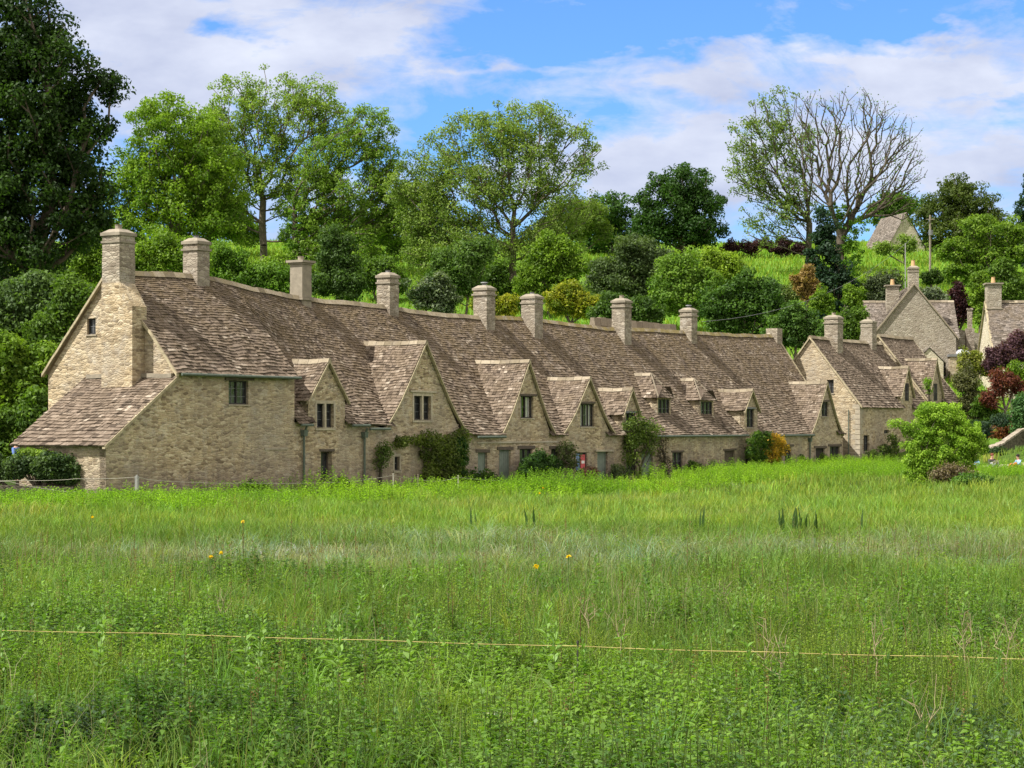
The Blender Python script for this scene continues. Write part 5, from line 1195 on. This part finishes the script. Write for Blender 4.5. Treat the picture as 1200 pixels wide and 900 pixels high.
for (px, D, n_, l) in ((940, 52, 7, 'pair of dark upright iris leaf fans in the right grass'), (950, 51, 5, 'dark leaf fan just right of the tallest pair'), (911, 51, 3, 'small dark leaf blade left of the leaf pair'), (1008, 52, 2, 'lone dark leaf blade at the right of the field'), (820, 53, 4, 'short grey-green leaf tuft in the middle right grass'), (556, 54, 3, 'dark leaf tuft in the centre grass by the pale band'), (622, 53, 3, 'second dark leaf tuft right of the centre one')):
    dock(px, 0, D, l, n_, .78)
# dry branching stalk
def drystalk(px, D, h, label, n_=22, spread=.16):
    x = (px-600)/F*D; zb = gz(x, D); pts = np.stack([x+rng.normal(0, spread, n_)*.5, D+rng.normal(0, .15, n_), zb+h*rng.uniform(.55, 1, n_)], 1)
    V, Fc = grow((x, D, zb-.05), (x, D, zb+h*.45), pts, .0065, step=.08, minr=.0022, wob=.006)
    tag(mesh_np('dry_stalk', V, Fc, BARKP2, origin=(x, D, zb)), label, 'dry stalk', 'dry stalks in the meadow')
BARKP2 = simple('straw', (.30, .24, .15), .9, .3)
BROWNS = BARKP2
for (px, D, h, l) in ((1028, 21.5, .95, 'pale forked dry stalk above the rope on the right'), (895, 22, .85, 'dry grey-brown stalk with seed branches right of centre'), (913, 21, .75, 'thinner dry stalk beside the grey-brown one'), (728, 24, .8, 'brown dock stalk left of the rope post gap'), (690, 27, .7, 'small brown dock stalk behind the rope'), (848, 29, .7, 'dark reddish dock stalk in the right middle field'), (1130, 23, .85, 'tall dark dock stalk near the right edge'), (1180, 22, .9, 'pale stalk leaning at the right edge'), (262, 27, .8, 'brown stalk in the left field behind the rope'), (1085, 17, .8, 'wispy dry seed stalk low on the right'), (605, 17, .55, 'dry stalk beside the white umbel')):
    drystalk(px, D, h, l)
# seed heads: wispy flowering grass
x, y = scatter(19000, 14, 46); kk = rng.uniform(size=len(x)) < np.clip(.35+.6*noise2(x, y, .45), .05, 1); x, y = x[kk], y[kk]; m = len(x); hz_ = rng.uniform(.45, .85, m)
V1 = blades(x, y, hz_, .006, .4, np.array([.26, .245, .14])*rng.uniform(.6, 1.3, (m, 1)))
x, y = scatter(420, 16, 46); m = len(x); hz_ = rng.uniform(.6, 1.0, m); V2 = blades(x, y, hz_, .012, .12, np.array([.13, .085, .045])*rng.uniform(.7, 1.3, (m, 1)))
# rusty seed clusters up each dock stem
sx_ = np.repeat(x, 16); sy_ = np.repeat(y, 16); sz_ = np.repeat(ground(x, y)+hz_*.0, 16)+np.repeat(hz_, 16)*rng.uniform(.55, .97, 16*m)
V3 = leaves_arr(np.stack([sx_, sy_, sz_], 1), 2, .022, .028, (.12, .07, .035), (.22, .17, .06))
V, Fc, c = merge([V1, V2, V3])
tag(mesh_np('seeding_grass', V, Fc, GRASSM, colr=c), 'thin straw coloured seeding grass and brown dock stems scattered through the field', 'grass', kind='stuff')
# tall spear-leafed stalks standing above the weeds
parts = []
xs, ys = scatter(150, 17, 33); parts.append(weeds(xs, ys, rng.uniform(.6, .9, 150), rng.uniform(.12, .2, 150), 26, (.08, .17, .03), (.17, .30, .06), droop=.05))
for (px, D) in ((285, 20.5), (295, 20.8), (305, 20.2), (390, 21), (398, 20.6), (215, 20.5), (648, 20), (470, 21), (110, 21), (640, 22)):
    xx_ = np.array([(px-600)/F*D]); parts.append(weeds(xx_, np.array([D]), np.array([.95]), np.array([.2]), 30, (.10, .19, .04), (.20, .33, .08), droop=.0))
V, Fc, c = merge(parts)
tag(mesh_np('willowherb', V, Fc, LEAFG, colr=c), 'taller narrow-leafed willowherb stems rising above the near weeds', 'weeds', kind='stuff')

# near yellow rope
def rope(pts, r, mat, name, label, cat='rope', sub=8, sag=.0):
    P = []
    for a, b in zip(pts[:-1], pts[1:]):
        for k in range(sub):
            f = k/sub; p = [a[i]+(b[i]-a[i])*f for i in range(3)]; p[2] -= sag*4*f*(1-f); P.append(p)
    P.append(list(pts[-1])); m = MB(); m.tube(P, r, 6)
    return tag(m.build(name, mat, origin=P[0]), label, cat)
yp = [at(px_, py_, d_) for px_, py_, d_ in ((-80, 736, 22.4), (180, 742, 22.2), (440, 750, 21.9), (677, 757, 21.6), (900, 764, 21.3), (1115, 769, 21.1), (1290, 774, 20.9))]
rope(yp, .0042, YROPE, 'yellow_rope', 'thin yellow rope stretched low across the near weeds', sag=.01)
def stake(px, D, z, label, mat=None, r=.014, group='rope stakes'):
    x = (px-600)/F*D; zb = gz(x, D); m = MB(); m.tube([(x, D, zb-.1), (x, D, z)], r, 8); m.tube([(x, D, z-.02), (x, D, z+.01)], r*1.5, 8)
    tag(m.build('stake', mat or FRAME, origin=(x, D, zb)), label, 'stake', group)
for (px, py, D, l) in ((677, 752, 21.6, 'thin dark stake holding the yellow rope at the centre'),): stake(px, D, at(px, py, D)[2], l, r=.009)
# pale rope fence before the terrace
def rt(px, py, t=-2.2): s = s_at(px, t); return R(s, t, z_at(px, py, t))
rp = [at(-60, 561, 71.5), at(30, 563, 72), at(90, 561, 72.2), at(160, 559, 72.4), rt(200, 564), rt(290, 566), rt(400, 565), rt(461, 557), rt(490, 561), rt(512, 564), rt(537, 559), rt(586, 563), rt(610, 573)]
rope(rp, .0075, ROPE, 'rope_line', 'slack pale rope strung along the foot of the terrace', sag=.03)
rope([at(-60, 563, 71), at(10, 564, 71.3), at(55, 573, 71.6), at(90, 576, 71.8)], .0075, ROPE, 'rope_line', 'second sagging pale rope below the laurel hedge', sag=.03)
for (px, py, l) in ((490, 557, 'thin wooden stake before the creeper covered gable'), (537, 558, 'thin pale stake left of the green doors'), (461, 556, 'thin pale stake below the tiny window')):
    p = rt(px, py); stake(px, p[1], p[2]+.03, l, ROPE if px != 490 else WOODP, .025, 'stakes of the pale rope fence')
x, y, z = at(160.5, 558, 72.4); zb = gz(x, y); m = MB(); m.hexa([(x-.07, y-.04, zb-.2), (x+.07, y-.04, zb-.2), (x+.07, y+.04, zb-.2), (x-.07, y+.04, zb-.2), (x-.07, y-.04, z), (x+.07, y-.04, z), (x+.07, y+.04, z), (x-.07, y+.04, z)]); m.hexa([(x-.03, y-.06, zb), (x+.03, y-.06, zb), (x+.03, y-.041, zb), (x-.03, y-.041, zb), (x-.03, y-.06, z+.05), (x+.03, y-.06, z+.05), (x+.03, y-.041, z+.05), (x-.03, y-.041, z+.05)])
tag(m.build('fence_post', POSTM, origin=(x, y, zb)), 'stout light grey post holding the pale rope by the lean-to', 'post')
# dark low fence behind left rope
lw_ = thing('low_wall', at(0, 575, 73.6), 'dark low stone wall under the laurel hedge', 'wall'); m = MB()
pA, pB = at(-70, 578, 73.4), at(86, 578, 74.2)
m.hexa([(pA[0], pA[1], -.8), (pB[0], pB[1], -.8), (pB[0], pB[1]+.4, -.8), (pA[0], pA[1]+.4, -.8), (pA[0], pA[1], .42), (pB[0], pB[1], .32), (pB[0], pB[1]+.4, .32), (pA[0], pA[1]+.4, .42)]); m.build('stonework', MOSSY, lw_)
# utility pole and cables
D = 212; x, _, zt = at(1090, 252, D); zb = gz(x, D); up = thing('utility_pole', (x, D, zb), 'timber utility pole with a small dark transformer on the upper meadow', 'utility pole')
m = MB(); m.tube([(x, D, zb-.4), (x, D, zt)], [.13, .10], 10); m.build('pole', WOODP, up)
m = MB(); m.tube([(x, D-.35, at(0, 276, D)[2]), (x, D-.35, at(0, 270, D)[2])], .24, 10); m.build('transformer', LEAD, up)
m = MB(); m.hexa([(x-.45, D-.22, zt-.5), (x+.45, D-.22, zt-.5), (x+.45, D-.14, zt-.5), (x-.45, D-.14, zt-.5), (x-.45, D-.22, zt-.42), (x+.45, D-.22, zt-.42), (x+.45, D-.14, zt-.42), (x-.45, D-.14, zt-.42)]); m.build('crossarm', WOODP, up)
x2, _, zt2 = at(1061, 285, 200); m = MB(); m.tube([(x2, 200, gz(x2, 200)-.3), (x2, 200, zt2)], .05, 8); tag(m.build('metal_post', POSTM, origin=(x2, 200, gz(x2, 200))), 'thin grey metal post on the upper meadow left of the utility pole', 'post')
rope([at(822, 377, 127), at(1090, 258, 212)], .012, LEAD, 'overhead_cable', 'thin overhead cable rising from the last terrace chimney', 'cable', sag=2.2, sub=24)
# curved garden wall on the right
cw = thing('garden_wall', at(1178, 530, 134), 'curved low rubble wall with pale coping above the seated people', 'wall'); m = MB(); cp = MB()
cpt = [(1156, 527, 133.5), (1162, 524, 133), (1170, 522, 132.6), (1178, 518, 132.8), (1188, 511, 133.6), (1198, 504, 135), (1215, 496, 137)]
for a, b in zip(cpt[:-1], cpt[1:]):
    for k in range(3):
        f0, f1_ = k/3, (k+.96)/3; p = [np.array(at(*(np.array(a)+(np.array(b)-np.array(a))*f))) for f in (f0, f1_)]
        zb_ = -.5; j = random.uniform(-.03, .03)
        m.hexa([(p[0][0], p[0][1], zb_), (p[1][0], p[1][1], zb_), (p[1][0], p[1][1]+.45, zb_), (p[0][0], p[0][1]+.45, zb_), (*p[0][:2], p[0][2]-.1), (*p[1][:2], p[1][2]-.1), (p[1][0], p[1][1]+.45, p[1][2]-.1), (p[0][0], p[0][1]+.45, p[0][2]-.1)])
        cp.hexa([(p[0][0], p[0][1]-.08, p[0][2]-.1+j), (p[1][0], p[1][1]-.08, p[1][2]-.1+j), (p[1][0], p[1][1]+.9, p[1][2]-.1+j), (p[0][0], p[0][1]+.9, p[0][2]-.1+j), (p[0][0], p[0][1]-.08, p[0][2]+.03+j), (p[1][0], p[1][1]-.08, p[1][2]+.03+j), (p[1][0], p[1][1]+.9, p[1][2]+.12+j), (p[0][0], p[0][1]+.9, p[0][2]+.12+j)])
m.build('stonework', MOSSY, cw); cp.build('coping', CHIM, cw)
# gravel path where people sit
gp = []; xs = np.linspace(26, 36, 14)
Vp = []; 
for xx_ in xs:
    for yy_ in (123.5, 127.5): Vp.append((xx_, yy_, gz(xx_, yy_)+.06))
tag(mesh_np('path', Vp, [(2*i, 2*i+2, 2*i+3, 2*i+1) for i in range(13)], simple('gravel', (.36, .31, .24), .95, .4, 8)), 'pale gravel path crossing the lawn at the right', 'path', kind='structure')

# ================================================================== PEOPLE
def skinmesh(name, nodes, edges, mat, parent, root=0):
    me = bpy.data.meshes.new(name); org = ORG[parent.name]
    me.from_pydata([tuple(np.array(n_[:3])-org) for n_ in nodes], edges, []); me.materials.append(mat)
    o = link(name, me, parent)
    sk = o.modifiers.new('Skin', 'SKIN'); 
    if not me.skin_vertices: me.attributes  # created by modifier
    if len(me.skin_vertices) == 0:
        bpy.context.view_layer.objects.active = o; bpy.ops.mesh.customdata_skin_add()
    for i, n_ in enumerate(nodes):
        v = me.skin_vertices[0].data[i]; v.radius = (n_[3], n_[3]); v.use_root = (i == root)
    o.modifiers.new('Sub', 'SUBSURF').levels = 1; o.modifiers[-1].render_levels = 2
    return o
SKIN = simple('skin', (.50, .30, .22), .6, .1)
def person(loc, face, label, shirt, trousers, haircol, standing=False, h=1.7, paper=False, group='people resting by the path', hat=None):
    x0, y0, z0 = loc; t = thing('person', loc, label, 'person', group); c, s_ = math.cos(face), math.sin(face)
    def L(a, f, z): return (x0+a*c+f*s_, y0-a*s_+f*c, z0+z)       # a = sideways, f = forward, z = up
    if standing:
        hip, ch, nk, hd = .92, 1.28, 1.46, 1.6; kn = [(-.1, .03, .5), (.1, .03, .5)]; ft = [(-.1, 0, .07), (.1, 0, .07)]; toe = [(-.11, .17, .03), (.11, .17, .03)]
        hp = (0, 0, hip)
    else:
        hip = .12; ch, nk, hd = .45, .62, .78; kn = [(-.2, .38, .42), (.22, .4, .38)]; ft = [(-.15, .62, .08), (.17, .66, .07)]; toe = [(-.16, .82, .05), (.18, .86, .05)]
    fw = 0 if standing else .06
    N_ = [(*L(0, 0, hip), .15), (*L(0, .0, (hip+ch)/2), .135), (*L(0, fw*.5, ch), .15), (*L(0, fw, nk), .055), (*L(0, fw+.03, hd-.04), .085), (*L(0, fw+.03, hd+.06), .09), (*L(0, fw+.115, hd-.01), .018)]
    E = [(0, 1), (1, 2), (2, 3), (3, 4), (4, 5), (4, 6)]
    arms = []
    for sg in (-1, 1):
        b = len(N_); sh = L(sg*.18, fw*.7, nk-.09); el = L(sg*.27, fw+.12, nk-.33 if standing else .34); wr = L(sg*.12, fw+.34, nk-.38 if standing else .36)
        N_ += [(*sh, .06), (*el, .042), (*wr, .028)]; E += [(2, b), (b, b+1), (b+1, b+2)]; pm_ = L(sg*.08, fw+.42, (nk-.37 if standing else .37)); N_.append((*pm_, .03)); E.append((b+2, b+3))
        for k in range(4): N_.append((*L(sg*(.04+.022*k), fw+.47+.012*(k in (1, 2)), (nk-.37 if standing else .37)-.012*k), .009)); E.append((b+3, b+4+k))
        N_.append((*L(sg*.03, fw+.40, (nk-.34 if standing else .41)), .011)); E.append((b+2, b+8)); arms.append(b)
        b2 = len(N_); i = 0 if sg < 0 else 1
        N_ += [(*L(sg*.1, .02, hip-.02), .095), (*L(*kn[i]), .06), (*L(*ft[i]), .042), (*L(*toe[i]), .035)]; E += [(0, b2), (b2, b2+1), (b2+1, b2+2), (b2+2, b2+3)]
    body = skinmesh('body', N_, E, SKIN, t)
    sn = [(*L(0, 0, hip+.05), .165), (*L(0, 0, (hip+ch)/2), .152), (*L(0, fw*.5, ch), .165), (*L(0, fw*.9, nk-.06), .085)]; se = [(0, 1), (1, 2), (2, 3)]
    for b in arms: k = len(sn); sn += [(*N_[b][:3], .078), (*N_[b+1][:3], .058), (*N_[b+2][:3], .042)]; se += [(2, k), (k, k+1), (k+1, k+2)]
    skinmesh('jacket', sn, se, shirt, t)
    tn = [(*L(0, 0, hip), .17)]; te = []
    for i, sg in enumerate((-1, 1)): k = len(tn); tn += [(*L(sg*.1, .03, hip-.02), .11), (*L(*kn[i]), .08), (*L(*ft[i]), .058)]; te += [(0, k), (k, k+1), (k+1, k+2)]
    skinmesh('trousers', tn, te, trousers, t)
    hm = MB(); hx, hy, hz0 = L(0, fw+.01, hd+.06); C = []
    rings = 6; 
    for i in range(rings):
        ph0, ph1 = math.pi*.5*i/rings, math.pi*.5*(i+1)/rings
    hm.tube([(hx, hy-.0, hz0-.05), (hx, hy, hz0+.0), (hx, hy, hz0+.07), (hx, hy, hz0+.105), (hx, hy, hz0+.12)], [.102, .11, .095, .06, .015], 14)
    hm.build('hair' if not hat else 'cap', haircol, t, smooth=True)
    for sg in (-1, 1):
        em = MB(); ex, ey, ez = L(sg*.033, fw+.108, hd+.02); em.tube([(ex, ey, ez-.008), (ex, ey, ez+.008)], .011, 6); em.build('eye', FRAME, t)
    if paper:
        pp = MB(); P_ = [L(-.18, fw+.38, .40), L(.18, fw+.38, .40), L(.18, fw+.62, .50), L(-.18, fw+.62, .50)]; pp.hexa(P_+[(p[0], p[1], p[2]+.006) for p in P_])
        ctr = P_[0]; tag(pp.build('map_sheet', PAPER, origin=ctr), 'white paper sheet held open by the man in the dark jacket', 'paper')
    return t
cl = lambda n_, c_: simple(n_, c_, .85, .15, 8)
HB = cl('dark_hair', (.02, .016, .014)); HF = cl('fair_hair', (.42, .30, .17)); HR = cl('auburn_hair', (.16, .05, .03)); JN = cl('denim', (.06, .08, .13)); GR = cl('grey_cloth', (.30, .31, .33)); DJ = cl('dark_jacket', (.055, .05, .05)); LB = cl('light_blue_cloth', (.28, .46, .72)); OR = cl('orange_cloth', (.85, .17, .05)); BB = cl('blue_shirt', (.10, .17, .42))
def seat(px, D): x = (px-600)/F*D; return (x, D, gz(x, D)+.10)
person(seat(1143, 124.6), rad(200), 'person with fair hair in a light blue jacket sitting by the man with the paper', LB, JN, HF)
person(seat(1162, 125.4), rad(165), 'person in a dark jacket sitting with a white sheet of paper', DJ, GR, HR, paper=True)
person(seat(1194, 124.5), rad(250), 'black haired person in light blue top and orange trousers', LB, OR, HB)
x, _, _ = at(19, 520, 86); person((x, 86, at(19, 519, 86)[2]-1.62), rad(120), 'person with reddish hair in a blue shirt walking behind the hedge', BB, JN, HR, standing=True, group='walkers')
x, _, _ = at(1133, 530, 127); person(seat(1132, 127.2), rad(120), 'person in dark clothes sitting half hidden by the lime bush', DJ, JN, HB)

# ================================================================== CAMERA, LIGHT, SKY
cam = bpy.data.cameras.new('camera'); co = bpy.data.objects.new('camera', cam); col.objects.link(co)
cam.lens = 72; cam.sensor_width = 36; cam.shift_y = 50/1200; cam.clip_end = 8000; cam.clip_start = .1
co.location = (0, 0, CZ); co.rotation_euler = (rad(90), 0, 0); sc.camera = co
SV = Vector((-.76, -.38, 1.12)).normalized()
sd = bpy.data.lights.new('sun', 'SUN'); so = bpy.data.objects.new('sun', sd); col.objects.link(so)
sd.energy = 4.6; sd.angle = rad(.5); sd.color = (1, .95, .87); so.rotation_euler = SV.to_track_quat('Z', 'Y').to_euler(); so.location = (0, 0, 60)
wd = bpy.data.worlds.new('World'); sc.world = wd; wd.use_nodes = True; nt = wd.node_tree; nt.nodes.clear(); n = N(nt)
sky = n.add('ShaderNodeTexSky'); sky.sky_type = 'NISHITA'; sky.sun_disc = False
sky.sun_elevation = math.asin(SV.z); sky.sun_rotation = math.atan2(SV.x, SV.y); sky.air_density = 1.0; sky.dust_density = .3; sky.ozone_density = 3.0; sky.altitude = 0
tc = n.add('ShaderNodeTexCoord'); gen = tc.outputs['Generated']
sp = n.add('ShaderNodeSeparateXYZ'); n.set(sp.inputs[0], gen)
yy = n.math('MAXIMUM', sp.outputs[1], .05)
A = n.math('DIVIDE', sp.outputs[0], yy); Bz = n.math('DIVIDE', sp.outputs[2], yy)     # tangents of bearing and elevation, north quarter of the sky
cmb = n.add('ShaderNodeCombineXYZ'); n.set(cmb.inputs[0], A); n.set(cmb.inputs[1], n.math('MULTIPLY', Bz, 2.2)); n.set(cmb.inputs[2], n.math('MULTIPLY', sp.outputs[1], .5))
nz = n.noise(cmb.outputs[0], 9, 8, .6, dist=.6); nz2 = n.noise(cmb.outputs[0], 34, 7, .62, dist=.5)
tot = n.math('ADD', n.math('MULTIPLY', n.math('SUBTRACT', nz, .5), 2.6), n.math('MULTIPLY', n.math('SUBTRACT', nz2, .5), 1.2))
wp = n.add('ShaderNodeSeparateColor'); n.set(wp.inputs[0], n.noise(cmb.outputs[0], 16, 5, .6, col=True))
Aw = n.math('ADD', A, n.math('MULTIPLY', n.math('SUBTRACT', wp.outputs[0], .5), .085)); Bw = n.math('ADD', Bz, n.math('MULTIPLY', n.math('SUBTRACT', wp.outputs[1], .5), .05))
for (cx_, cy_, rx_, ry_, w_) in ((330, 60, 190, 90, .85), (150, 60, 120, 100, .7), (262, 30, 60, 24, -1.1), (960, 185, 290, 50, .62), (1130, 100, 130, 45, .7), (800, 98, 95, 20, .75), (660, 40, 150, 40, -.6), (900, 20, 260, 30, -.45), (680, 115, 110, 40, -.35), (1060, 38, 90, 9, .45), (870, 55, 55, 8, .4), (580, 75, 90, 8, .35), (480, 20, 80, 12, .3), (700, 30, 60, 6, .3), (560, 150, 60, 24, -.45), (1010, 72, 60, 14, .4), (620, 110, 70, 20, .3), (600, 215, 220, 55, .55), (820, 215, 140, 40, .4), (1150, 122, 50, 8, -.5), (720, 70, 260, 14, .3)):
    ux = n.math('DIVIDE', n.math('SUBTRACT', Aw, (cx_-600)/F), rx_/F); uy = n.math('DIVIDE', n.math('SUBTRACT', Bw, (HY-cy_)/F), ry_/F)
    q = n.math('ADD', n.math('MULTIPLY', ux, ux), n.math('MULTIPLY', uy, uy)); g = n.math('POWER', 2.718, n.math('MULTIPLY', q, -.9))
    tot = n.math('ADD', tot, n.math('MULTIPLY', g, w_))
# the rest of the sky (overhead, sides, behind): unseen warm bright cloud, added to lift and warm the shade
nr = n.noise(gen, 3.2, 6, .6); rest = n.math('ADD', n.math('MULTIPLY', n.math('SUBTRACT', nr, .5), 4), .75)
far = n.math('MAXIMUM', n.ramp(sp.outputs[2], [(.25, 0.0), (.45, 1.0)]), n.ramp(n.math('SUBTRACT', .75, sp.outputs[1]), [(0.0, 0.0), (.25, 1.0)]))
tm = n.add('ShaderNodeMix', data_type='FLOAT'); n.set(tm.inputs[0], far); n.set(tm.inputs[2], tot); n.set(tm.inputs[3], rest)
mask = n.ramp(n.math('ADD', n.math('MULTIPLY', tm.outputs[0], .5), .45), [(.38, 0.0), (.75, 1.0)])
shade = n.noise(cmb.outputs[0], 14, 5, .55)
cl_v = n.ramp(shade, [(.3, (3.0/8, 3.25/8, 4.3/8)), (.7, (4.9/8, 5.1/8, 5.8/8))])
cl_far = n.mix(far, cl_v, (7.6/8, 6.9/8, 6.1/8))
cloud = n.vmath('MULTIPLY', cl_far, (8, 8, 8))
CL = n.add('ShaderNodeMix', data_type='RGBA'); nt.links.new(n.math('MULTIPLY', mask, .93), CL.inputs[0])
bl = n.mix(1.0, sky.outputs[0], (.47, .73, 1.10), 'MULTIPLY')
nt.links.new(bl, CL.inputs[6]); nt.links.new(cloud, CL.inputs[7])
bg = n.add('ShaderNodeBackground'); nt.links.new(CL.outputs[2], bg.inputs[0]); bg.inputs[1].default_value = .105
wo = n.add('ShaderNodeOutputWorld'); nt.links.new(bg.outputs[0], wo.inputs[0])
sc.view_settings.view_transform = 'Standard'; sc.view_settings.look = 'None'; sc.view_settings.exposure = .76; sc.view_settings.gamma = 1
sc.cycles.max_bounces = 6; sc.cycles.diffuse_bounces = 3; sc.cycles.transparent_max_bounces = 8
sc.cycles.use_denoising = True
sc.cycles.sample_clamp_indirect = 4
